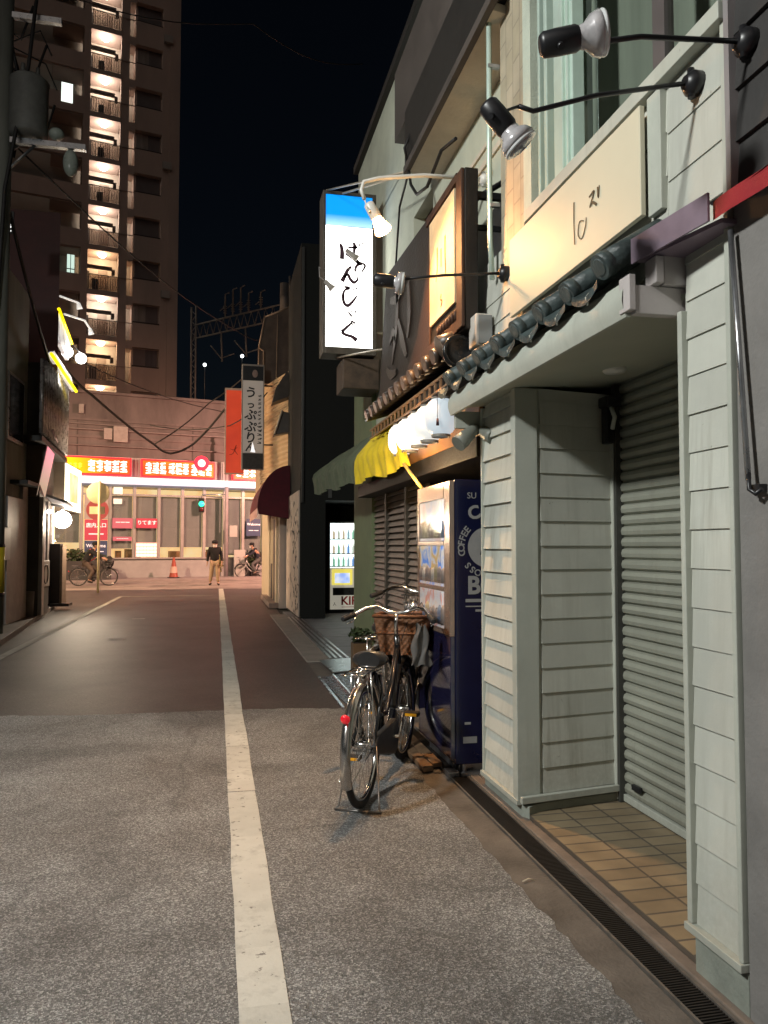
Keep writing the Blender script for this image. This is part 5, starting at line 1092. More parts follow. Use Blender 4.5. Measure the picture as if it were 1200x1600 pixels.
# ================================================================== RESTAURANT BLOCK UNDER THE RAILWAY
ST = rotlocal((-1, 36, 0), 13)
def sbox(x0, x1, y0, y1, z0, z1, mb=None):
    mb = mb or MB(); k = len(mb.v); mb.box(x0, x1, y0, y1, z0, z1); mb.v[k:] = [tuple(ST @ Vector(p)) for p in mb.v[k:]]; return mb
def store():
    t = thing('store_building', 'glass-fronted eatery with glowing red signs under the railway viaduct', 'restaurant', (-1, 36, 0))
    b = MB(); sbox(-16, 12, 0.30, 0.55, 0.06, 0.93, b); sbox(-16, 12, 0.32, 0.60, 4.10, 5.40, b); sbox(-16, -9.0, 0.3, 0.6, 0.93, 4.1, b); b.build('wall', store_grey, t)
    b = MB(); xs = [-9.0, -7.6, -6.2, -4.79, -3.62, -2.6, -1.54, -0.5, 0.49, 1.44, 2.31, 3.3, 4.4, 5.6, 6.8, 8.0, 9.2]
    for x in xs: sbox(x - 0.065, x + 0.065, 0.22, 0.40, 0.931, 4.10, b)
    sbox(-9, 9.2, 0.24, 0.38, 3.70, 3.78, b); sbox(-9, 9.2, 0.20, 0.40, 0.90, 0.96, b)
    f = b.build('window', mat('grey_window_frame', (0.42, 0.40, 0.39), 0.4, 0.1, 4, metal=0.3), t)
    b = MB(); sbox(-9, 9.2, 0.31, 0.314, 0.96, 4.08, b); b.build('pane', store_glass, f)
    b = MB()
    for i, x in enumerate(xs[:-1]):
        if i in (3,): continue
        lo = (1.38, 1.36, 1.62, 1.5, 1.36, 1.0, 1.42, 1.42, 1.42, 1.05, 1.0, 1.4, 1.4, 1.4, 1.4, 1.4)[i]
        sbox(x + 0.08, xs[i + 1] - 0.08, 0.40, 0.41, lo, 3.69, b)
    b.build('roller_blind', blind_m, f)
    b = MB(); sbox(-9, 9.2, 1.6, 1.62, 0.1, 4.1, b)
    b.build('interior_wall', emis('warm_interior', (1.0, 0.62, 0.26), 0.95, (1.0, 0.80, 0.45), scale=1.2), t)  # the wall itself glows in place of the room's lamps
    b = MB(); sbox(-9, 9.2, 0.56, 1.6, 4.11, 4.15, b); b.build('interior_ceiling', tower_pale, t)
    b = MB(); random.seed(31)
    for k in range(26):
        x = random.uniform(-8.5, 8.5); sbox(x, x + random.uniform(.15, .5), 0.7, 1.3, 0.9, random.uniform(1.1, 1.35), b)
    b.build('seating', mat('wood_seating', (0.30, 0.16, 0.07), 0.6, 0.3), t)
    b = MB(); sbox(-9.2, 2.72, -0.32, 0.30, 4.20, 4.47, b); sbox(2.73, 9.2, -0.32, 0.30, 4.20, 4.47, b); b.build('canopy_light', emis('white_blue_strip', (0.80, 0.80, 1.0), 0.85, (0.98, 0.94, 1.0), scale=0.6), t)
    b = MB()
    for x in [-9 + 0.22 * k for k in range(82)]: sbox(x, x + 0.11, 0.27, 0.318, 4.50, 5.36, b)
    b.build('fascia_rib', mat('fascia_rib_grey', (0.30, 0.28, 0.29), 0.5, 0.1, 4, metal=0.2), t)
store()
def store_sign(label, x0, x1, kind):
    t = thing('illuminated_sign', label, 'sign', tuple(ST @ Vector(((x0 + x1) / 2, 0, 4.55))), 0, 'lit red signs along the eatery front')
    z0, z1 = 4.55, 5.34
    sbox(x0, x1, 0.0, 0.24, z0, z1).build('case', emis('red_glow_edge', (1.0, 0.02, 0.03), 1.6), t)
    m = emis('orange_glow_face', (1.0, 0.04, 0.008), 2.0, (1.0, 0.14, 0.01), scale=0.9)
    if kind == 0: m = emis('yellow_to_red_glow', (1.0, 0.40, 0.0), 1.4, (1.0, 0.06, 0.01), axis=0, z0=-0.6, z1=0.8)
    f = sbox(x0 + 0.06, x1 - 0.06, -0.012, -0.001, z0 + 0.07, z1 - 0.07).build('face', m, t)
    b = MB(); random.seed(int(x1 * 10) + 40)
    blocks = {0: [(-4.55 - .05, -2.95)], 1: [(x0 + .15, x0 + 1.08), (x0 + 1.16, x0 + 2.08), (x0 + 2.16, x1 - .12)], 2: [(x0 + 0.1, x1 - 0.1)]}[kind]
    for a, c in blocks:   # blown-out characters: thick strokes that merge
        n = max(2, int((c - a) / 0.3))
        for k in range(n):
            cx = a + (c - a) * (k + 0.5) / n; w_ = (c - a) / n
            for j in range(5):
                zz = z0 + 0.2 + 0.10 * j + random.uniform(-.015, .015); M = ST @ frame((cx, -0.014, zz), (1, 0, 0), (0, 0, 1)); h = w_ * random.uniform(.34, .47); b.brush([(-h, random.uniform(-.03, .03)), (h, random.uniform(-.03, .03))], [0.05, 0.07], M, 0.002)
            M = ST @ frame((cx + random.uniform(-.05, .05), -0.014, z0 + .4), (1, 0, 0), (0, 0, 1)); b.brush([(0, -.24), (random.uniform(-.04, .04), .25)], [.06, .08], M, 0.002)
    b.build('lettering', emis('white_glow_letters', (1.0, 0.93, 0.82), 1.5), f)
    if kind == 0:
        b = MB()
        for k in range(7):
            M = ST @ frame((-6.1 + k * 0.2, -0.014, 4.94), (1, 0, 0), (0, 0, 1)); b.brush([(-.07, .05), (.07, .06)], [.035, .05], M); b.brush([(-.06, -.05), (.07, -.04)], [.04, .04], M); b.brush([(0, .1), (random.uniform(-.05, .05), -.12)], [.04, .04], M)
        b.build('small_lettering', emis('yellow_glow_letters', (1.0, 0.85, 0.05), 1.8), f)
    return t
store_sign('wide lit sign fading from yellow to red, at the left of the eatery front', -6.4, -2.80, 0)
t = store_sign('lit red sign with three blazing white words, over the middle windows', -2.36, 0.90, 1)
b = MB(); M = ST @ frame((0.28, -0.03, 5.26), (1, 0, 0), (0, 0, 1)); MB().prism([M @ Vector((.34 * math.cos(2 * PI * k / 28), .34 * math.sin(2 * PI * k / 28), 0.01)) for k in range(28)], M.to_3x3() @ Vector((0, 0, 0.02))).build('round_badge', emis('red_badge', (1.0, 0.02, 0.06), 1.0), t)
M = ST @ frame((0.28, -0.03, 5.26), (1, 0, 0), (0, 0, 1)); MB().prism([M @ Vector((.17 * math.cos(2 * PI * k / 20), .17 * math.sin(2 * PI * k / 20), 0.032)) for k in range(20)], M.to_3x3() @ Vector((0, 0, 0.01))).build('badge_centre', emis('white_glow_letters', (1.0, 0.93, 0.82), 1.5), t)
store_sign('lit red and yellow sign peeping out behind the hanging signs', 1.75, 4.6, 2)
def poster(label, x0, x1, z0, z1, m, texts, tm, cat='poster', y=0.15):
    t = thing('poster', label, cat, tuple(ST @ Vector(((x0 + x1) / 2, y, z0))), 0)
    sbox(x0, x1, y, y + 0.02, z0, z1).build('sheet', m, t)
    b = MB()
    for s_, sz, x, z, bo in texts: b.text(s_, sz, ST @ frame((x, y - 0.003, z), (1, 0, 0), (0, 0, 1)), 0.001, bold=bo)
    if b.v: b.build('lettering', tm, t)
    return t
white_ink = emis('pale_lettering', (0.9, 0.85, 0.85), 0.55)
crim = emis('crimson_sheet', (0.50, 0.06, 0.09), 0.5); navyp = emis('navy_sheet', (0.06, 0.07, 0.12), 0.45); pinkp = emis('faded_rose_sheet', (0.50, 0.14, 0.18), 0.45)
poster('crimson entrance poster with white characters beside the yellow-lit pole', -4.66, -3.72, 1.72, 2.62, crim, [('店内入口', 0.21, -4.19, 2.36, .006), ('ーーーー', 0.15, -4.19, 1.98, .02)], white_ink)
poster('dark welcome poster under the crimson entrance poster', -4.66, -3.72, 0.98, 1.70, navyp, [('Welcome', 0.20, -4.19, 1.48, .004), ('ーーーーー', 0.13, -4.19, 1.22, .012)], white_ink)
t = poster('round dull red disc above the crimson entrance poster', -4.68, -3.70, 2.64, 3.7, mat('pale_door_panel', (0.45, 0.40, 0.38), 0.6, 0.1), [], white_ink, y=0.17)
M = ST @ frame((-4.15, 0.165, 3.05), (1, 0, 0), (0, 0, 1)); MB().prism([M @ Vector((.46 * math.cos(2 * PI * k / 36), .46 * math.sin(2 * PI * k / 36), 0)) for k in range(36)], M.to_3x3() @ Vector((0, 0, .006))).build('disc', emis('dull_red_disc', (0.34, 0.07, 0.06), 0.5), t)
poster('rose banner without clear writing, left of the banner with white characters', -3.53, -2.68, 2.25, 2.70, pinkp, [('ーーー', 0.2, -3.1, 2.5, .01)], white_ink)
poster('thin rose strip below the left banner in the eatery window', -3.50, -2.70, 1.70, 1.88, pinkp, [('ーーーーー', 0.1, -3.1, 1.79, .006)], white_ink)
poster('rose banner with white characters in the eatery window', -2.53, -1.62, 2.27, 2.70, crim, [('りてます', 0.21, -2.07, 2.50, .006)], white_ink)
poster('navy welcome notice at the right end of the eatery front', 2.45, 3.15, 1.95, 2.75, navyp, [('Welcome', 0.16, 2.8, 2.5, .004), ('ーー ーー', 0.11, 2.8, 2.2, .01)], white_ink)
t = thing('poster', 'pink and white sheet of small menu pictures in the eatery window', 'poster', tuple(ST @ Vector((-2.07, 0.15, 0.98))))
sbox(-2.53, -1.62, 0.15, 0.17, 0.98, 1.62).build('sheet', emis('pink_menu_sheet', (0.95, 0.55, 0.45), 0.8), t)
b = MB(); random.seed(77)
for i in range(6):
    for j in range(4): sbox(-2.49 + i * .145, -2.49 + i * .145 + .11, 0.144, 0.149, 1.02 + j * .15, 1.02 + j * .15 + .09, b)
b.build('menu_picture', emis('white_menu_cells', (1.0, 0.92, 0.85), 1.0), t)
t = thing('poster', 'white notices taped at the top of the eatery window', 'notice', tuple(ST @ Vector((-3.35, 0.15, 3.2))))
b = MB(); sbox(-3.5, -3.12, 0.15, 0.165, 3.75, 4.06, b); b.build('sheet', emis('white_notice', (0.9, 0.85, 0.72), 0.6), t); sbox(-3.5, -3.14, 0.15, 0.165, 3.32, 3.55).build('sheet', emis('white_notice', (0.9, 0.85, 0.72), 0.6), t)

def viaduct():
    t = thing('railway_viaduct', 'long weathered concrete railway viaduct above the eatery', 'viaduct', tuple(ST @ Vector((0, 4, 0))))
    b = MB(); sbox(-26, 26, 0.72, 12, 5.41, 7.0, b); sbox(-26, 26, 0.62, 12, 7.0, 7.10, b); sbox(-26, 26, 0.80, 1.1, 7.10, 8.22, b); sbox(-26, 26, 0.62, 1.2, 8.22, 8.34, b); sbox(-26, 26, 11, 11.4, 7.1, 8.2, b)
    sbox(-26, 26, 0.66, 0.72, 6.25, 6.36, b); b.build('deck', viaduct_m, t)
    b = MB()
    for x in (-20, -12.6, 10.2, 20): sbox(x, x + 1.6, 1.6, 11, 0, 5.41, b)
    b.build('pier', viaduct_m, t)
    b = MB()
    for z, r in ((6.62, .05), (6.85, .035), (5.9, .03)): b.tube([ST @ Vector((-24, 0.62, z)), ST @ Vector((24, 0.62, z))], r, 6)
    b.build('pipe_run', mat('dull_pipe', (0.22, 0.19, 0.19), 0.6, 0.2), t)
    b = MB(); sbox(-3.5, -2.9, 0.5, 0.72, 6.1, 6.8, b); sbox(-3.9, -3.55, 0.55, 0.72, 6.2, 6.7, b); sbox(-4.95, -4.75, 0.6, 0.8, 7.3, 7.7, b); b.build('junction_box', mat('pale_junction_box', (0.36, 0.33, 0.32), 0.6, 0.2), t)
    for k in range(9):
        sbox(-20 + k * 5.0, -19.96 + k * 5.0, 0.70, 0.719, 5.42, 7.0).build('joint', mat('dark_joint', (0.10, 0.085, 0.085), 0.8, 0.2), t)
viaduct()
def gantry():
    t = thing('catenary_gantry', 'dim lattice steel gantry with insulators above the viaduct tracks', 'gantry', (1, 41, 8))
    gm = mat('dim_galvanised_steel', (0.16, 0.15, 0.14), 0.6, 0.3, 3, metal=0.3)
    A, B_ = Vector((-1.37, 43.5, 0)), Vector((3.6, 38.2, 0)); d = (B_ - A).normalized()
    def post(p, top):
        b = MB()
        for s in (-.18, .18): b.tube([p + d * s + Vector((0, 0, 8)), p + d * s + Vector((0, 0, top))], .05, 6)
        for k in range(int((top - 8) / .6)): b.tube([p - d * .18 + Vector((0, 0, 8 + k * .6)), p + d * .18 + Vector((0, 0, 8.3 + k * .6))], .025, 5); b.tube([p + d * .18 + Vector((0, 0, 8.3 + k * .6)), p - d * .18 + Vector((0, 0, 8.6 + k * .6))], .025, 5)
        b.build('post', gm, t)
    post(A, 14.8); post(B_, 15.1)
    b = MB()
    for z in (13.0, 13.75): b.tube([A + Vector((0, 0, z)), B_ + Vector((0, 0, z))], .05, 6)
    n = 14
    for k in range(n):
        p = A.lerp(B_, k / n); q = A.lerp(B_, (k + .5) / n); r = A.lerp(B_, (k + 1) / n); b.tube([p + Vector((0, 0, 13)), q + Vector((0, 0, 13.75)), r + Vector((0, 0, 13))], .028, 5)
    b.build('truss', gm, t)
    random.seed(12)
    for k, f in enumerate((.34, .42, .5, .58, .70)):
        p = A.lerp(B_, f); h = random.uniform(.9, 1.7); b = MB(); b.tube([p + Vector((0, 0, 13.75)), p + Vector((0, 0, 13.75 + h)), p + d * .3 + Vector((0, 0, 13.8 + h))], .04, 6); b.tube([p + Vector((0, 0, 13.75 + h * .5)), p - d * .4 + Vector((0, 0, 13.75 + h * .35))], .03, 5)
        for j in range(4): b.tube([p + Vector((0, 0, 14 + j * .12)), p + Vector((0, 0, 14.03 + j * .12))], .10, 8)
        b.build('insulator', gm, t)
    for f in (.3, .55):
        p = A.lerp(B_, f); b = MB(); b.tube([p + Vector((0, 0, 13)), p + d * .1 + Vector((0, 0, 11.4))], .045, 6); b.tube([p + d * .1 + Vector((0, 0, 11.5)), p - d * .8 + Vector((0, 0, 12.4))], .03, 5); b.tube([p + d * .1 + Vector((0, 0, 11.6)), p + d * 1.0 + Vector((0, 0, 11.7))], .03, 5); b.build('cantilever', gm, t)
gantry()
for lb, p in (('tiny white lamp in the dark left of the grey hanging sign, lower one', (-0.69, 40, 10.75)), ('tiny white lamp in the dark beside the brown roof panel, upper one', (1.177, 39.6, 11.2))):
    t = thing('track_lamp', lb, 'lamp', p, 0, 'small track lamps above the viaduct'); MB().sphere((0, 0, 0), .085, 8).build('globe', emis('cool_point_lamp', (0.9, 0.97, 1.0), 6), t, world=False)
    MB().tube([(0, 0, .08), (0, 0.2, 0.2), (0, .2, -2.4)], .02, 5).build('stem', black_metal, t, world=False)

# ================================================================== APARTMENT TOWER
def tower():
    T = rotlocal((-15, 52, 0), 13)
    t = thing('apartment_tower', 'tall brown apartment tower with a lit lamp on every landing', 'tower', (-15, 52, 0), math.radians(13))
    Z1 = 44; zl = [42.45 - 3.03 * k for k in range(12)]
    b = MB(); b.box(11.27, 12.41, 0, 14, 0, Z1); b.box(11.75, 12.45, -0.12, 0, 0, Z1); b.box(8.5, 9.05, 0, 0.35, 0, Z1)
    b.box(-6, 12.40, 2.2, 14, 0, Z1); b.box(6.12, 6.55, 0, 1.3, 0, Z1)
    b.box(9.46, 11.269, 0.45, 2.2, 0, Z1)
    b.build('wall', tower_wall, t, world=False)
    b = MB()
    for z in zl:
        b.box(9.46, 11.269, 0.02, 0.449, z - 0.12, z + 1.55)
        b.box(-6, 6.119, 0.0, 0.35, z + 0.15, z + 1.35)
    b.build('spandrel', tower_wall, t, world=False)
    b = MB(); b.box(6.551, 9.455, 1.5, 2.199, 0, Z1); b.box(-6, 6.119, 1.9, 2.199, 0, Z1); b.build('landing_wall', tower_pale, t, world=False)
    proto = {}
    def rep(nm, mk, m, k, z):
        if nm not in proto: proto[nm] = mk().build(nm, m, t, world=False); o = proto[nm]
        else: o = proto[nm].copy(); C.objects.link(o)
        o.location = (0, 0, z); return o
    for k, z in enumerate(zl):
        rep('landing_slab', lambda: MB().box(6.551, 8.499, -0.10, 1.5, 0.06, 0.36).box(4.2, 6.119, 0.1, 1.9, 0.06, 0.3), tower_wall, k, z)
        def rail():
            b = MB(); b.box(6.56, 8.49, -0.08, -0.03, 0.36, 0.42); b.box(6.56, 9.45, -0.08, -0.03, 1.42, 1.47)
            for i in range(13): x = 6.6 + i * 0.155; b.box(x, x + 0.03, -0.07, -0.04, 0.42, 1.42)
            return b
        rep('railing', rail, mat('railing_brown', (0.30, 0.24, 0.21), 0.5, 0.1), k, z)
        rep('railing_glass', lambda: MB().box(6.6, 8.46, -0.055, -0.05, 0.45, 1.40), glass('frosted_rail_glass', (0.66, 0.60, 0.56), 0.92, 0.3), k, z)
        def duct():
            b = MB(); b.box(6.56, 8.15, 0.30, 0.55, -1.02, -0.82); b.box(8.15, 8.35, 0.5, 0.8, -1.25, -0.9); b.box(6.60, 6.75, 1.2, 1.5, -2.6, -1.0); return b
        rep('duct', duct, tower_dark, k, z)
        rep('door', lambda: MB().box(7.35, 7.95, 1.44, 1.499, -2.65, -0.75), mat('brown_flat_door', (0.26, 0.2, 0.16), 0.5, 0.1), k, z)
        rep('slit_slab', lambda: MB().box(9.051, 9.459, 0.0, 1.2, -0.28, 0.30), tower_wall, k, z)
        rep('window', lambda: MB().box(9.60, 11.2, 0.40, 0.449, -1.30, -0.15), mat('dim_window_grey', (0.15, 0.125, 0.125), 0.35, 0.15, 1), k, z)
        rep('recess_shade', lambda: MB().box(9.50, 11.6, 0.10, 0.399, -1.49, -1.36), tower_dark, k, z)  # dark strip standing in for shade at the foot of the window recess
        if k in (4, 5, 6, 8, 9): rep('side_window', lambda: MB().box(5.5, 5.95, 1.84, 1.899, -2.3, -1.0), mat('dim_side_window', (0.40, 0.33, 0.26), 0.4, 0.1), k, z)
        lo = rep('ceiling_lamp', lambda: MB().lathe([(0, -0.17), (0.18, -0.13), (0.27, -0.03), (0.27, 0.05)], Matrix.Translation((7.5, 0.55, 0)), 18), emis('warm_white_globe', (1.0, 0.90, 0.72), 14), k, z)
        wm = k in (7, 9, 10)
        light('landing_light', 'POINT', (0, 0, 0), 115 if 2 <= k <= 10 else 70, (1.0, 0.68, 0.38) if wm else (1.0, 0.84, 0.70), None, 0.25)
        l = C.objects[-1]; l.parent = t; l.location = (7.5, 0.45, z - 0.45)
    random.seed(91)
    for k, z in enumerate(zl):
        if random.random() < .6:
            x = random.uniform(6.75, 7.1); MB().box(x, x + random.uniform(.3, .5), .1, .4, z - 2.62, z - random.uniform(1.7, 2.0)).build('landing_box', mat('landing_clutter_%d' % (k % 3), ((.3, .3, .3), (.2, .16, .12), (.45, .42, .38))[k % 3], .6, .2), t, world=False)
        if random.random() < .5: MB().box(9.62 + .78 * (k % 2), 10.38 + .78 * (k % 2), .385, .399, z - 1.28, z - .17).build('curtain', mat('tower_curtain_%d' % (k % 2), ((.28, .24, .22), (.10, .09, .10))[k % 2], .8, .3, 4, streak=.1), t, world=False)
        b = MB(); b.box(11.32, 11.9, -.30, -.02, z - 2.6, z - 2.1)
        if k % 3 == 1: b.build('outdoor_unit', mat('tower_ac_unit', (.35, .32, .3), .6, .1), t, world=False)
    MB().box(4.75, 5.45, -0.02, -0.005, 31.0, 32.3).build('lit_window', emis('white_green_window', (0.9, 1.0, 0.92), 1.5), t, world=False)
    MB().box(5.30, 5.75, 0.10, 0.12, 18.95, 20.8).build('lit_window', emis('green_window', (0.72, 0.95, 0.82), 0.9), t, world=False)
    b = MB(); b.box(5.28, 5.77, 0.08, 0.10, 19.8, 19.86); b.box(5.5, 5.54, 0.08, 0.10, 18.9, 20.8); b.build('window_bar', tower_dark, t, world=False)
tower()

# ================================================================== LEFT SIDE OF THE STREET
def left_side():
    t = thing('utility_pole', 'grey concrete pole with transformer and yellow guard at the left edge', 'utility pole', (-3.38, 12.9, 0.0))
    MB().tube([(0, 0, 0), (0, 0, 11.5)], [0.165, 0.125], 16).build('pole', mat('grey_green_pole', (0.15, 0.155, 0.135), 0.8, 0.3, 4, 0.2, 30, streak=0.2), t, world=False)
    g = MB().tube([(0, 0, 0.72), (0, 0, 1.42)], 0.172, 16).build('pole_guard', mat('yellow_guard', (0.62, 0.48, 0.02), 0.6, 0.1), t, world=False)
    b = MB(); b.tube([(0, 0, 0.66), (0, 0, 0.72)], 0.175, 16); b.tube([(0, 0, 1.42), (0, 0, 1.47)], 0.175, 16); b.build('guard_band', black_metal, t, world=False)
    tm = mat('grey_transformer', (0.13, 0.13, 0.12), 0.55, 0.25, 6)
    b = MB(); b.lathe([(0, -.5), (.27, -.5), (.29, -.45), (.29, .36), (.30, .40), (.24, .46), (0, .5)], Matrix.Translation((.38, 0, 8.45)), 20); tr = b.build('transformer', tm, t, world=False)
    b = MB()
    for k in range(3): a = k * 2; b.tube([(.38 + .12 * math.cos(a), .12 * math.sin(a), 8.9), (.38 + .12 * math.cos(a), .12 * math.sin(a), 9.1)], [.04, .03], 8)
    b.build('bushing', tm, tr, world=False)
    MB().obox(Matrix.Translation((.2, -.02, 9.9)), 1.3, .09, .09).build('crossarm', steel, t, world=False)
    b = MB(); b.obox(Matrix.Translation((.5, -.02, 7.86)), 1.5, .09, .09); b.tube([(0, 0, 7.3), (.5, -.02, 7.84)], .025, 6); b.build('crossarm', steel, t, world=False)
    b = MB(); b.sphere((1.02, 0, 7.6), .17, 8, (.7, .7, 1.3)); b.sphere((.8, 0, 8.05), .12, 8, (1, 1, .8)); b.build('insulator', mat('greenish_porcelain', (0.30, 0.34, 0.30), 0.3, 0.2), t, world=False)
    b = MB(); random.seed(41)
    for k in range(14):
        x = random.uniform(-.2, .7); z = random.uniform(7.2, 10.6); b.tube([(0.05, 0, z), (x, .1, z + random.uniform(-.5, .5)), (x + .2, 0, z + random.uniform(-.9, .9))], random.uniform(.012, .03), 5)
    b.tube([(.55, -.1, 11), (.42, -.25, 9.0), (.1, -.2, 7.0), (-.02, -.2, 4.0)], .03, 6); b.build('wiring', cable_m, t, world=False)

    t = thing('shop_building', 'dark grey-green rendered shop standing just behind the left pole', 'shop', (-6, 14.6, 0.09))
    MB().box(-10, -3.60, 13.5, 15.85, 0.09, 6.3).build('wall', mat('grey_green_render', (0.24, 0.25, 0.21), 0.8, 0.3, 2, 0.2, 30, streak=0.2), t)
    b = MB(); b.box(-3.60, -3.50, 14.2, 15.3, 0.1, 2.3); b.box(-3.60, -3.54, 15.4, 15.8, 0.1, 2.6); b.build('shop_front', mat('dull_shop_front', (0.34, 0.31, 0.30), 0.5, 0.3, 5), t)
    f = MB().box(-3.605, -3.55, 14.3, 15.4, 3.3, 4.5).build('window', steel, t, bev=.01); MB().box(-3.552, -3.545, 14.36, 15.34, 3.36, 4.44).build('pane', mat('dark_night_glass', (0.03, 0.035, 0.035), 0.08, 0.2, 3, spec=0.8), f)
    MB().box(-3.60, -3.30, 14.7, 15.5, 2.55, 2.62).build('rain_hood', dark_band, t); MB().box(-3.60, -3.42, 13.7, 14.1, 1.2, 1.75).build('meter_box', mat('pale_grey_box', (0.45, 0.44, 0.42), 0.5, 0.1), t, bev=.01)
    b = MB(); b.tube([(-3.56, 14.0, 2.6), (-3.56, 14.0, 6.2)], .04, 8); b.build('downpipe', steel, t)

    t = thing('bar_building', 'left corner bar with silver upright pipes, maroon upper storeys and lit shopfront', 'bar', (-6, 18, 0.09))
    fp = [(-3.38, 16.0), (-3.94, 20.4), (-10, 20.4), (-10, 16.0)]
    MB().prism([(x, y, 0.09) for x, y in fp], (0, 0, 4.95)).build('wall', mat('dark_brown_bar_wall', (0.10, 0.085, 0.075), 0.6, 0.3, 3), t)
    MB().prism([(-3.29, 17.0, 5.05), (-3.95, 20.4, 5.05), (-10, 20.4, 5.05), (-10, 17.0, 5.05)], (0, 0, 3.42)).build('upper_wall', mat('dark_maroon_panel', (0.085, 0.028, 0.026), 0.5, 0.3, 1.5), t)
    b = MB(); p0, p1 = Vector((-3.22, 15.3, 0)), Vector((-3.46, 19.0, 0)); pm = mat('silver_pipe', (0.42, 0.38, 0.37), 0.28, 0.3, 10, metal=0.35, coat=0.4)
    for k in range(17):
        p = p0.lerp(p1, k / 16); b.tube([p + Vector((0, 0, 3.55)), p + Vector((0, 0, 4.95 + 0.02 * k))], 0.048, 10)
    b.tube([p0 + Vector((0, 0, 3.6)), p1 + Vector((0, 0, 3.6))], .03, 6); b.tube([p0 + Vector((0, 0, 4.9)), p1 + Vector((0, 0, 5.2))], .03, 6)
    b.build('upright_pipe', pm, t)
    MB().prism([(-3.20, 15.25, 3.40), (-3.44, 19.05, 3.40), (-4.2, 19.05, 3.40), (-4.2, 15.25, 3.40)], (0, 0, 0.10)).build('balcony_floor', dark_band, t)
    MB().prism([(-3.34, 15.86, 3.51), (-3.55, 19.0, 3.51), (-3.9, 19.0, 3.51), (-3.9, 15.86, 3.51)], (0, 0, 1.40)).build('balcony_wall', mat('dark_brown_bar_wall', (0.10, 0.085, 0.075)), t)
    b = MB(); b.tube([(-3.15, 15.9, 3.70), (-3.45, 18.2, 3.62)], .022, 6); b.build('gutter', mat('pale_pink_tube', (0.7, 0.5, 0.52), 0.3, 0.1), t)  # plain pale pink tube
    # street front
    for k, (y0, y1) in enumerate(((16.05, 16.25), (17.5, 17.62), (18.9, 19.1))): p = Vector((-3.36 - (y0 - 16) * .137, y0, 0)); MB().box(p.x - .05, p.x + .05, y0, y1, .1, 2.4).build('door_post', mat('pale_door_post', (0.5, 0.45, 0.42), 0.4, 0.1), t)
    b = MB(); b.quad((-3.40, 16.3, .9), (-3.54, 17.4, .9), (-3.54, 17.4, 2.3), (-3.40, 16.3, 2.3)); b.build('lit_window', emis('pinkish_shop_window', (0.75, 0.58, 0.52), 0.5, (0.2, 0.14, 0.13), scale=5), t)
    b = MB(); b.quad((-3.575, 17.7, .15), (-3.72, 18.8, .15), (-3.72, 18.8, 2.3), (-3.575, 17.7, 2.3)); b.build('dark_door', mat('dark_wood_door', (0.035, 0.022, 0.02), 0.4, 0.3), t)
    b = MB(); b.quad((-3.76, 19.15, .1), (-3.92, 20.3, .1), (-3.92, 20.3, 2.2), (-3.76, 19.15, 2.2)); b.build('lit_doorway', emis('warm_doorway', (1.0, 0.72, 0.40), 1.4, (0.8, 0.5, 0.3), scale=2), t)
    b = MB(); b.prism([(-3.30, 16.2, 2.42), (-2.95, 16.4, 2.30), (-3.25, 19.2, 2.30), (-3.75, 19.2, 2.42)], (0, 0, .05)); b.build('canopy', mat('pale_canopy', (0.42, 0.38, 0.36), 0.5, 0.2), t)
    MB().sphere((-3.42, 17.1, 2.16), .05, 8).build('eave_lamp', emis('cool_point_lamp', (0.9, 0.97, 1.0), 6), t)
left_side()
t = thing('air_conditioner', 'white outdoor air conditioner unit by the left shop window', 'air conditioner', (-3.5, 16.6, 0.09))
MB().box(-3.62, -3.36, 16.32, 16.98, .62, 1.15).build('case', mat('ivory_ac_case', (0.55, 0.52, 0.48), 0.5, 0.15, 6), t, bev=.015); MB().ring((-3.355, 16.6, .88), (1, 0, 0), .19, .012, 28, 6).build('fan_guard', black_metal, t); MB().box(-3.6, -3.38, 16.35, 16.95, .09, .615).build('stand', mat('grey_block', (0.2, 0.19, 0.18), 0.8, 0.2), t)
t = thing('shop_sign', 'box sign fading from pink through pale green to beige on the left', 'sign', (-3.5, 16, 2.3))
MB().prism([(-3.95, 15.95, 2.42), (-3.40, 15.95, 2.42), (-3.27, 15.95, 3.45), (-3.95, 15.95, 3.45)], (0, 0.0, 0)).add([], []) 
b = MB(); q = [(-3.92, 15.9, 2.40), (-3.42, 15.9, 2.40), (-3.24, 15.9, 3.42), (-3.92, 15.9, 3.42)]; b.prism(q, (-0.14, 1.45, 0)); b.build('case', mat('brown_sign_side', (0.12, 0.075, 0.05), 0.5, 0.25, 4), t)
b = MB(); b.quad((-3.415, 15.93, 2.43), (-3.55, 17.30, 2.43), (-3.375, 17.30, 3.39), (-3.235, 15.93, 3.39)); b.build('face', emis('pink_green_beige_face', (0.62, 0.45, 0.33), 0.62, (0.85, 0.30, 0.45), axis=2, z0=0.35, z1=1.05), t)
t = thing('shop_sign', 'box sign with white glowing frame and yellow centre over the round globe lamp', 'sign', (-3.7, 19.5, 2.3))
b = MB(); q = [(-4.3, 19.75, 2.30), (-3.62, 19.75, 2.30), (-3.62, 19.75, 3.50), (-4.3, 19.75, 3.50)]; b.prism(q, (0.0, 2.2, 0)); b.build('case', mat('brown_grey_sign_side', (0.11, 0.085, 0.065), 0.5, 0.25, 4), t)
f = MB().prism([(-3.61, 19.78, 2.34), (-3.61, 21.92, 2.34), (-3.61, 21.92, 3.46), (-3.61, 19.78, 3.46)], (.02, 0, 0)).build('face', emis('white_sign_glow', (1.0, 0.90, 0.66), 3.0), t)
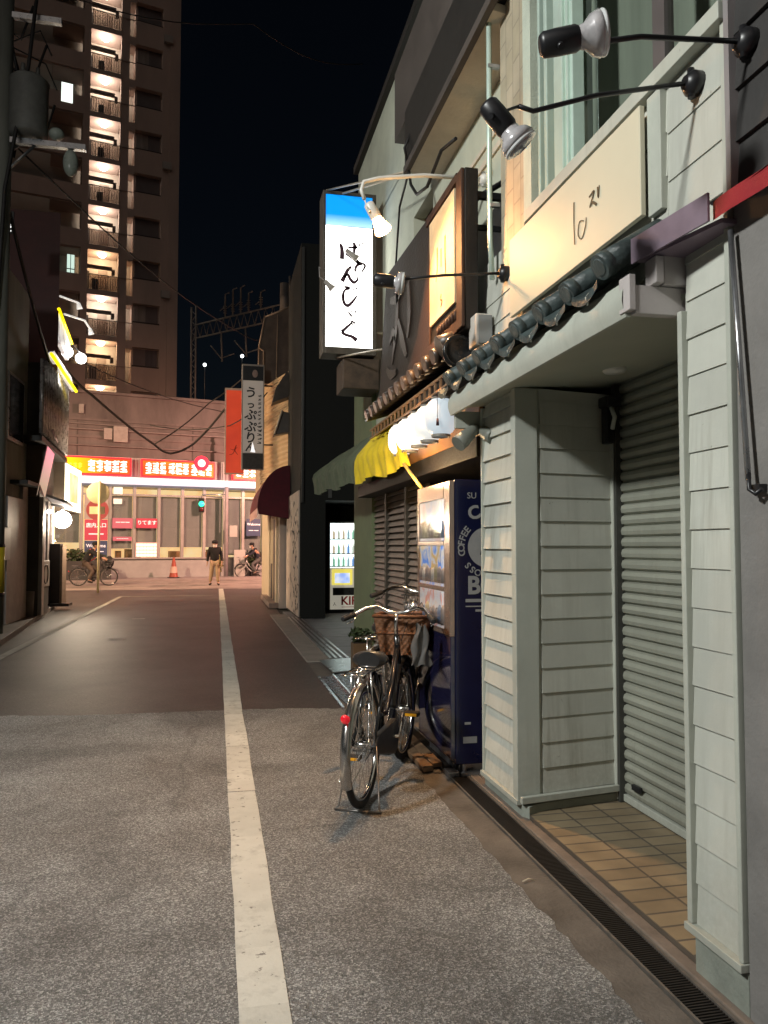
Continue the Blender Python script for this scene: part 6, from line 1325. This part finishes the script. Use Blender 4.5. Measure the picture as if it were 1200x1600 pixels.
MB().prism([(-3.589, 20.2, 2.55), (-3.589, 21.4, 2.55), (-3.589, 21.4, 3.28), (-3.589, 20.2, 3.28)], (.008, 0, 0)).build('panel', emis('yellow_sign_panel', (0.85, 0.55, 0.15), 1.0, (0.75, 0.68, 0.5), scale=2), f)
t = thing('globe_lamp', 'round white globe lamp glowing under the left sign', 'lamp', (-3.42, 18.5, 2.04))
MB().sphere((0, 0, 0), .20, 14).build('globe', emis('white_globe', (1.0, 0.95, 0.86), 9), t, world=False)
MB().tube([(0, 0, .18), (0, 0, .30), (-.25, 0, .34)], .03, 8).build('stem', steel, t, world=False)
light('globe_light', 'POINT', (-3.42 + 0.42, 18.9, 2.0), 230, (1.0, 0.82, 0.6), t, 0.2)
light('board_floodlight', 'POINT', (-2.85, 18.6, 5.75), 40, (1.0, 0.93, 0.8), t, 0.12)
for lab_, c in (('upper yellow-edged lit board on the left corner bar', [(-3.313, 17, 6.41), (-3.40, 19, 6.20), (-3.44, 19, 5.80), (-3.29, 17, 5.78)]), ('lower yellow-edged lit board on the left corner bar', [(-3.324, 16.4, 5.31), (-3.25, 18.8, 5.03), (-3.33, 18.8, 5.36), (-3.28, 16.6, 5.42)])):
    t = thing('lit_board', lab_, 'sign', c[0], 0, 'yellow-edged boards on the left corner bar'); b = MB(); b.prism(c, (-.08, .02, 0)); b.build('board', emis('white_board_glow', (0.80, 0.78, 0.75), 0.85, (0.35, 0.33, 0.34), scale=4), t)
    b = MB(); b.tube([Vector(c[0]) + Vector((.03, -.02, 0)), Vector(c[1]) + Vector((.03, -.02, 0))], .034, 8); b.build('edge_tube', emis('yellow_neon', (1.0, 0.78, 0.0), 1.8), t)
for lab_, p, a in (('left one of the two dazzling floodlights beside the yellow-edged boards', (-3.382, 18.5, 5.874), (-3.5, 18.4, 6.3)), ('right one of the two dazzling floodlights, hung clear of the yellow-edged boards', (-3.25, 19.5, 5.975), (-3.6, 19.6, 6.45))):
    t = thing('floodlight', lab_, 'floodlight', p, 0, 'lit floodlights of the left corner bar'); MB().sphere((0, 0, 0), .13, 10).build('lamp_head', emis('floodlight_glow', (1.0, 0.95, 0.85), 8), t, world=False); MB().tube([Vector(a) - Vector(p), (0, 0, .12)], .02, 6).build('arm', steel, t, world=False)
for lab_, q in (('thin pale lamp arm reaching out at the edge of the maroon wall', [(-3.46, 18, 7.0), (-3.25, 19, 7.18)]), ('pale lamp arm with a drooping head above the floodlights', [(-3.40, 18.2, 6.66), (-3.15, 19.3, 6.85), (-3.06, 19.5, 6.72)])):
    t = thing('lamp_arm', lab_, 'lamp arm', q[0], 0, 'pale lamp arms on the left corner bar'); b = MB(); b.tube(q, .025, 8); b.build('arm', emis('pale_arm_lit', (0.8, 0.77, 0.72), 0.75), t)  # arm glows by itself to imitate light falling on it
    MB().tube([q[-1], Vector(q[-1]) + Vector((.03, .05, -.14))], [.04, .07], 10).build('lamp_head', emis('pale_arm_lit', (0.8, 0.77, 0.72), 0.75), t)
t = thing('small_sign', 'tiny white lettered lit sign at the top corner of the maroon wall', 'sign', (-3.6, 14.5, 7.0))
b = MB(); b.box(-3.75, -3.56, 14.4, 14.44, 6.95, 7.35); f = b.build('panel', black_metal, t)
b = MB(); M = frame((-3.655, 14.395, 7.15), (1, 0, 0), (0, 0, 1)) 
for k in range(3): b.brush([(-.06, .12 - k * .11), (.05, .14 - k * .11), (-.02, .08 - k * .11), (.06, .06 - k * .11)], [.02, .03, .03, .02], M)
b.build('lettering', emis('white_lettering_glow', (0.95, 0.95, 0.9), 1.5), f)
t = thing('menu_cabinet', 'tall black menu cabinet standing on the left pavement', 'cabinet', (-3.62, 18.7, .09))
MB().box(-3.82, -3.47, 18.6, 18.95, .10, 1.50).build('cabinet', mat('black_brown_cabinet', (0.022, 0.016, 0.014), 0.45, 0.3, 5), t, bev=.01)
b = MB(); b.box(-3.469, -3.42, 18.62, 19.1, .14, 1.46); b.build('side_panel', mat('brown_side_panel', (0.2, 0.14, 0.1), 0.5, 0.3), t); b = MB(); b.box(-3.65, -3.25, 18.5, 18.95, .09, .15); b.build('foot', black_metal, t)
t = thing('planter', 'square stone pedestal planter beside the dark door on the left', 'planter', (-3.55, 17.2, .09))
b = MB(); b.prism([(-3.68, 17.05, .09), (-3.45, 17.05, .09), (-3.47, 17.35, .09), (-3.7, 17.35, .09)], (0, 0, .62)); b.build('block', mat('grey_stone_block', (0.26, 0.23, 0.21), 0.8, 0.3, 6, 0.4, 40), t, bev=.015)
t = thing('flower_stand', 'low stack of pale crates and pots by the left shop window', 'pot stand', (-3.55, 15.7, .09))
random.seed(51)
for k in range(5):
    x = -3.66 + random.uniform(0, .16); y = 15.3 + k * .22; h = random.uniform(.3, .75); MB().tube([(x, y, .09), (x, y, .09 + h)], [.07, .09], 10).build('pot', mat('pot_%d' % (k % 3), ((.3, .25, .22), (.2, .16, .14), (.4, .35, .32))[k % 3], .6, .3), t)
# ================================================================== STREET FURNITURE BY THE CROSSING
t = thing('road_sign', 'yellow-lit pole with a round sign seen from behind', 'road sign', (-3.62, 25.46, 0))
ym = mat('yellow_lit_pole', (0.82, 0.74, 0.45), 0.5, 0.12, 6)  # warm light falling on pole and sign is put into this yellow
MB().tube([(0, 0, -.01), (0, 0, 3.5)], .038, 12).build('pole', ym, t, world=False)
M = Matrix.Translation((-.05, 0.06, 3.13)) @ Matrix.Rotation(PI / 2, 4, 'X'); MB().lathe([(0, .012), (.33, .012), (.345, 0), (.345, -.012), (0, -.012)], M, 36).build('disc', ym, t, world=False)
MB().box(-.30, .16, .05, .065, 2.46, 2.70).build('plate', ym, t, world=False)
t = thing('traffic_light', 'grey signal pole with a green light on its side arm', 'traffic light', (0.42, 36.2, 0))
MB().tube([(0, 0, 0), (0, 0, 6.6)], [.10, .075], 12).build('pole', mat('mauve_grey_pole', (0.36, 0.32, 0.34), 0.5, 0.2, 5), t, world=False)
b = MB(); b.tube([(0, 0, 3.86), (-1.12, 0, 3.84), (-1.12, 0, 3.66)], .025, 8); b.build('arm', steel, t, world=False)
h = MB().box(-1.25, -.99, -.12, .08, 3.02, 3.66).build('signal_head', black_metal, t, world=False, bev=.02)
M = Matrix.Translation((-1.12, -.12, 3.40)) @ Matrix.Rotation(PI / 2, 4, 'X'); MB().lathe([(0, .07), (.08, .05), (.13, .0)], M, 20).build('green_lens', emis('green_signal', (0.03, 0.9, 0.45), 2.2), h, world=False)
M = Matrix.Translation((-1.12, -.12, 3.16)) @ Matrix.Rotation(PI / 2, 4, 'X'); MB().lathe([(0, .05), (.07, .04), (.10, .0)], M, 20).build('red_lens', mat('unlit_red_lens', (.12, .02, .02), .3, .1), h, world=False)
b = MB(); b.box(.16, .5, -.1, .1, 1.9, 2.42); b.build('control_box', mat('pale_grey_box', (0.45, 0.44, 0.42), 0.5, 0.1), t, world=False)
t = thing('utility_box', 'pale grey roadside box beside the signal pole', 'utility box', (1.0, 36.4, 0))
MB().box(-.22, .3, -.15, .2, .06, 1.3).build('cabinet', mat('pale_grey_box', (0.45, 0.44, 0.42)), t, world=False, bev=.02)
t = thing('shrub', 'dark bush growing at the right end of the eatery front', 'shrub', (1.55, 36.6, 0.06)); leaves(420, (.5, .35, .45), .75, .13, 61).build('foliage', leaf_m, t, world=False); MB().tube([(0, 0, 0), (0, 0, .6)], .03, 6).build('stem', old_wood, t, world=False)
t = thing('shrub', 'small yellow-green plant at the foot of the signal pole', 'shrub', (.15, 36.3, .06)); leaves(150, (.2, .18, .4), .6, .1, 62).build('foliage', mat('yellow_green_leaves', (.22, .2, .05), .6, .3), t, world=False); MB().tube([(0, 0, 0), (0, 0, .5)], .02, 6).build('stem', old_wood, t, world=False)
t = thing('hedge', 'dark clipped hedge in a long black planter before the left windows', 'hedge', (-6.3, 33.6, 0), math.radians(13)); leaves(900, (1.9, .3, .32), 1.08, .14, 63).build('foliage', leaf_m, t, world=False); MB().box(-2.0, 2.0, -.3, .3, .0, .85).build('planter', mat('dark_planter', (.05, .048, .048), .6, .3), t, world=False, bev=.02)
t = thing('traffic_cone', 'dull red cone with pale bands standing at the eatery wall', 'cone', (-1.85, 35.2, .07))
MB().lathe([(.20, .03), (.19, .05), (.045, .88), (.03, .90), (0, .90)], Matrix(), 18).build('cone', mat('dull_red_cone', (.33, .06, .035), .5, .2), t, world=False); MB().box(-.25, .25, -.25, .25, 0, .035).build('base', black_metal, t, world=False)
b = MB(); b.lathe([(.172, .22), (.122, .50)], Matrix(), 18); b.build('band', mat('pale_band', (.6, .4, .33), .5, .1), t, world=False)

# ================================================================== PEOPLE
def skinmesh(name, pts, edges, m, parent, sub=2, root=0):
    """pts: list of (co, radius); one continuous surface grown from a skeleton"""
    me = bpy.data.meshes.new(name); me.from_pydata([Vector(p[0]) for p in pts], edges, []); me.update()
    o = bpy.data.objects.new(name, me); C.objects.link(o); me.materials.append(m)
    bm = bmesh.new(); bm.from_mesh(me); ly = bm.verts.layers.skin.verify(); bm.verts.ensure_lookup_table()
    for i, p in enumerate(pts):
        r = p[1]; d = bm.verts[i][ly]; d.radius = (r, r) if not isinstance(r, tuple) else r; d.use_root = (i == root)
    bm.to_mesh(me); bm.free()
    s = o.modifiers.new('skin', 'SKIN'); s.use_smooth_shade = True
    u = o.modifiers.new('sub', 'SUBSURF'); u.levels = sub; u.render_levels = sub
    if parent: o.parent = parent; OFF[o.name] = OFF.get(parent.name, (0, 0, 0))
    return o
def person(label, loc, rz, J, jacket, trousers, shoes, cap, stripe=None, mask=True, group=None):
    """J: joint dict in metres, facing -Y"""
    t = thing('person', label, 'person', loc, rz, group)
    pts = []; ed = []
    def add(p, r, prev=None):
        pts.append((p, r)); i = len(pts) - 1
        if prev is not None: ed.append((prev, i))
        return i
    V = lambda k: Vector(J[k])
    pel = add(V('pelvis'), .125); sp = add(V('spine'), .13, pel); ch = add(V('chest'), .135, sp); nk = add(V('neck'), .055, ch); hd = V('head')
    h1 = add(V('neck').lerp(hd, .45), .06, nk); h2 = add(hd + Vector((0, -.01, -.02)), .088, h1); add(hd + Vector((0, .012, .075)), .080, h2)
    hv = {}
    for s in ('l', 'r'):
        sh = add(V('sh_' + s), .06, ch); el = add(V('el_' + s), .043, sh); wr = add(V('wr_' + s), .028, el)
        d = (V('wr_' + s) - V('el_' + s)).normalized(); pa = add(V('wr_' + s) + d * .07, (.038, .020), wr); side = d.cross(Vector((1, 0, 0)))
        if side.length < .2: side = d.cross(Vector((0, 1, 0)))
        side.normalize(); crl = d.cross(side)
        for k, (o_, L) in enumerate(((-.033, .075), (-.011, .085), (.011, .08), (.033, .062))):
            b0 = V('wr_' + s) + d * .11 + side * o_; f1 = add(b0, .010, pa); f2 = add(b0 + d * L * .55 + crl * .012, .009, f1); add(b0 + d * L * .9 + crl * .035, .008, f2)
        th = add(V('wr_' + s) + d * .045 - side * .045, .011, pa); add(V('wr_' + s) + d * .085 - side * .07 + crl * .01, .009, th)
        hp = add(V('hip_' + s), .085, pel); kn = add(V('kn_' + s), .055, hp); an = add(V('an_' + s), .036, kn); add(V('toe_' + s), .036, an)
    body = skinmesh('body', pts, ed, skin_m, t)
    f = MB(); fx = hd + Vector((0, -.088, 0)); f.tube([fx + Vector((0, 0, .02)), fx + Vector((0, -.022, -.018)), fx + Vector((0, -.004, -.03))], [.008, .014, .010], 8)
    for sx in (-1, 1): f.sphere(hd + Vector((.088 * sx, .01, -.005)), .026, 6, (.4, .7, 1.2))
    f.build('face_feature', skin_m, body, world=False)
    e = MB()
    for sx in (-1, 1): e.sphere(fx + Vector((.034 * sx, .004, .025)), .011, 6)
    e.build('eye', hair_m, body, world=False)
    if mask: MB().grid(lambda u, v: tuple(hd + Vector((.082 * math.sin((u - .5) * 2.4), -.105 * math.cos((u - .5) * 2.0) - .006, -.01 - .085 * v))), 10, 6).build('mask', mat('white_face_mask', (.7, .68, .65), .8, .05), t, world=False)
    # hair and cap
    hm = MB(); hm.grid(lambda u, v: tuple(hd + Vector((0, .012, .035)) + Vector((.105 * math.cos(2 * PI * u) * math.cos(v * 1.5), .112 * math.sin(2 * PI * u) * math.cos(v * 1.5), .115 * math.sin(v * 1.5) - (.07 if math.sin(2 * PI * u) > 0.1 else .0) * (1 - v)))), 24, 8); hm.build('hair', hair_m, t, world=False)
    if cap:
        cb = MB(); cb.lathe([(.112, .0), (.118, .04), (.105, .085), (.06, .112), (0, .118)], Matrix.Translation(hd + Vector((0, .01, .045))), 20); cb.prism([hd + Vector((.10 * math.cos(a), -.085 - .085 * math.sin(a), .05)) for a in [PI * k / 10 for k in range(11)]], (0, 0, .012)); cb.build('cap', cap, t, world=False)
    jp = []; je = []
    def ja(p, r, prev=None):
        jp.append((p, r)); i = len(jp) - 1
        if prev is not None: je.append((prev, i))
        return i
    a = ja(V('pelvis') + Vector((0, 0, -.06)), (.185, .150)); b_ = ja(V('spine'), (.18, .145), a); c_ = ja(V('chest'), (.185, .135), b_); ja(V('chest').lerp(V('neck'), .85), .075, c_)
    for s in ('l', 'r'):
        s1 = ja(V('sh_' + s), .082, c_); s2 = ja(V('el_' + s), .065, s1); ja(V('el_' + s).lerp(V('wr_' + s), .93), .048, s2)
    jo = skinmesh('jacket', jp, je, jacket, t)
    tp = [(V('pelvis'), (.14, .125))]; te = []
    for s in ('l', 'r'):
        n = len(tp); tp += [(V('hip_' + s), .105), (V('kn_' + s), .080), (V('an_' + s) + Vector((0, 0, .03)), .068)]; te += [(0, n), (n, n + 1), (n + 1, n + 2)]
    skinmesh('trousers', tp, te, trousers, t)
    for s in ('l', 'r'):
        an, to = V('an_' + s), V('toe_' + s); skinmesh('shoe', [(an + (an - to) * .3 + Vector((0, 0, -.03)), .048), (an + Vector((0, 0, -.02)), .052), (an.lerp(to, .6) + Vector((0, 0, -.02)), .05), (to + (to - an) * .25 + Vector((0, 0, -.012)), .035)], [(0, 1), (1, 2), (2, 3)], shoes, t)
    if stripe:
        MB().tube([V('sh_r') + Vector((-.03, .06, .06)), V('sh_r') + Vector((.02, -.10, -.03)), V('chest') + Vector((.06, -.17, -.16)), V('spine') + Vector((.10, -.19, -.08)), V('spine') + Vector((.19, -.05, -.14))], .020, 6).build('red_stripe', stripe, jo, world=False)
    return t
blk = mat('black_jacket', (.012, .012, .013), .8, .3, 10, .2, 60); khaki = mat('beige_trousers', (.42, .31, .19), .8, .15, 10, .15, 60); shoe_d = mat('dark_shoes', (.03, .022, .018), .5, .2)
walk = dict(pelvis=(0, 0, .88), spine=(0, .0, 1.08), chest=(0, .01, 1.28), neck=(0, .0, 1.43), head=(0, -.03, 1.53), sh_l=(.185, .01, 1.36), sh_r=(-.185, .01, 1.36), el_l=(.25, .02, 1.10), el_r=(-.25, .03, 1.10), wr_l=(.25, -.06, .87), wr_r=(-.27, -.03, .86), hip_l=(.09, 0, .84), hip_r=(-.09, 0, .84), kn_l=(.11, -.05, .46), kn_r=(-.12, .02, .46), an_l=(.13, -.04, .08), an_r=(-.15, .10, .08), toe_l=(.15, -.17, .04), toe_r=(-.18, -.03, .04))
person('walking man in black jacket, beige trousers, dark cap and white mask', (-0.07, 29.7, 0), 0.05, walk, blk, khaki, shoe_d, blk)
ride = dict(pelvis=(0, .27, .86), spine=(0, .20, 1.05), chest=(0, .06, 1.24), neck=(0, -.03, 1.37), head=(0, -.08, 1.48), sh_l=(.18, .04, 1.30), sh_r=(-.18, .04, 1.30), el_l=(.24, -.14, 1.12), el_r=(-.24, -.14, 1.12), wr_l=(.25, -.36, 1.03), wr_r=(-.25, -.36, 1.03), hip_l=(.09, .24, .84), hip_r=(-.09, .24, .84), kn_l=(.11, -.10, .62), kn_r=(-.11, -.02, .55), an_l=(.11, .10, .25), an_r=(-.11, .14, .20), toe_l=(.11, -.03, .20), toe_r=(-.11, .01, .15))
# cyclists ride along the cross street; bicycle front is local +Y, the person's front is local -Y
def cyclist(plabel, blabel, loc, ang, jm, tm_, cap, stripe, mask, col):
    bt = bicycle(blabel, loc, ang, wicker=False, frame_m=col, group='bicycles ridden on the cross street')
    J = {k: (v[0], v[1] + 0.0, v[2]) for k, v in ride.items()}
    # person local -Y must map onto bicycle +Y with the pelvis over the saddle
    p = person(plabel, loc, ang + PI, {k: (v[0], v[1] - 0.50 + 0.0, v[2]) for k, v in J.items()}, jm, tm_, shoe_d, cap, stripe, mask, None)
    return bt, p
redst = mat('red_stripe_cloth', (.60, .05, .05), .7, .1, emit=(.9, .08, .08), estr=.15)
bt, p = cyclist('cyclist in black jacket with red stripes and cap, behind the yellow-lit pole', 'bicycle with a black front bag ridden past behind the yellow-lit pole', (-4.98, 30.2, -.01), -PI / 2 + .03, blk, mat('brown_trousers', (.10, .075, .06), .8, .2), blk, redst, False, mat('dark_grey_bike', (.05, .05, .05), .4, .2))
t = thing('bag', 'round black bag in the basket of the bicycle behind the yellow-lit pole', 'bag', (-3.9, 30.2, 0))
MB().sphere((-0.02, 0.02, .86), .19, 10, (.95, .8, 1.15)).build('bag_body', mat('black_bag_cloth', (.02, .02, .02), .8, .3), t, world=False); MB().tube([(-.1, 0, 1.04), (0, 0, 1.1), (.08, 0, 1.04)], .012, 6).build('handle', black_metal, t, world=False)
cyclist('distant cyclist in dark clothes and cap, half hidden by the cream doorway', 'bicycle with white front fittings half hidden by the cream doorway', (2.15, 36.35, 0.0), PI / 2 + .25, mat('navy_jacket', (.02, .022, .035), .8, .3), mat('white_black_trousers', (.10, .10, .10), .8, .3), blk, None, True, mat('white_bike', (.5, .5, .5), .4, .2))

# ================================================================== OVERHEAD WIRES
def wire(label, pts, r=.02, sag=.0, group='overhead cables across the street'):
    t = thing('cable', label, 'cable', pts[0], 0, group); P = []
    for (a, b_) in zip(pts[:-1], pts[1:]):
        for k in range(8): q = Vector(a).lerp(Vector(b_), k / 8); q.z -= sag * math.sin(PI * k / 8); P.append(q)
    P.append(Vector(pts[-1])); MB().tube(P, r, 5).build('wire', cable_m, t)
wire('thick black cable sagging from the left corner down across the viaduct face', [(-3.85, 20.3, 6.0), (-3.35, 22, 5.55), (-2.0, 26, 4.76), (-1.53, 26.5, 4.55), (-0.82, 27, 4.95), (0.2, 26, 6.0), (1.95, 24.4, 7.2)], .04, .06)
wire('thin cable rising from the thick sagging cable to the upper right', [(-2.0, 26, 4.80), (-0.3, 26.5, 6.3), (1.4, 24.4, 7.4)], .022, .1)
wire('lower of the long thin cables strung level over the crossing', [(-4.6, 22, 6.9), (0.3, 30, 6.6), (1.9, 24, 6.5)], .018, .25)
wire('upper of the long thin cables strung level over the crossing', [(-3.3, 12.9, 7.9), (0.6, 24, 8.1), (2.0, 24.5, 8.4)], .016, .3)
wire('faint pale wire slanting across the night sky near the tower', [(-3.3, 12.9, 10.6), (0.6, 15, 11.8), (3.2, 17, 12.6)], .012, .3)
wire('cable dropping beside the graduated pink sign to the pavement lamp', [(-3.3, 12.9, 6.9), (-3.38, 16.6, 5.2), (-3.5, 19.0, 4.9)], .03, .1)
wire('thin wires looping from the red hanging sign to the grey one', [(-2.0, 24, 5.1), (0.3, 20.4, 4.6), (1.2, 19.3, 5.3)], .014, .12)
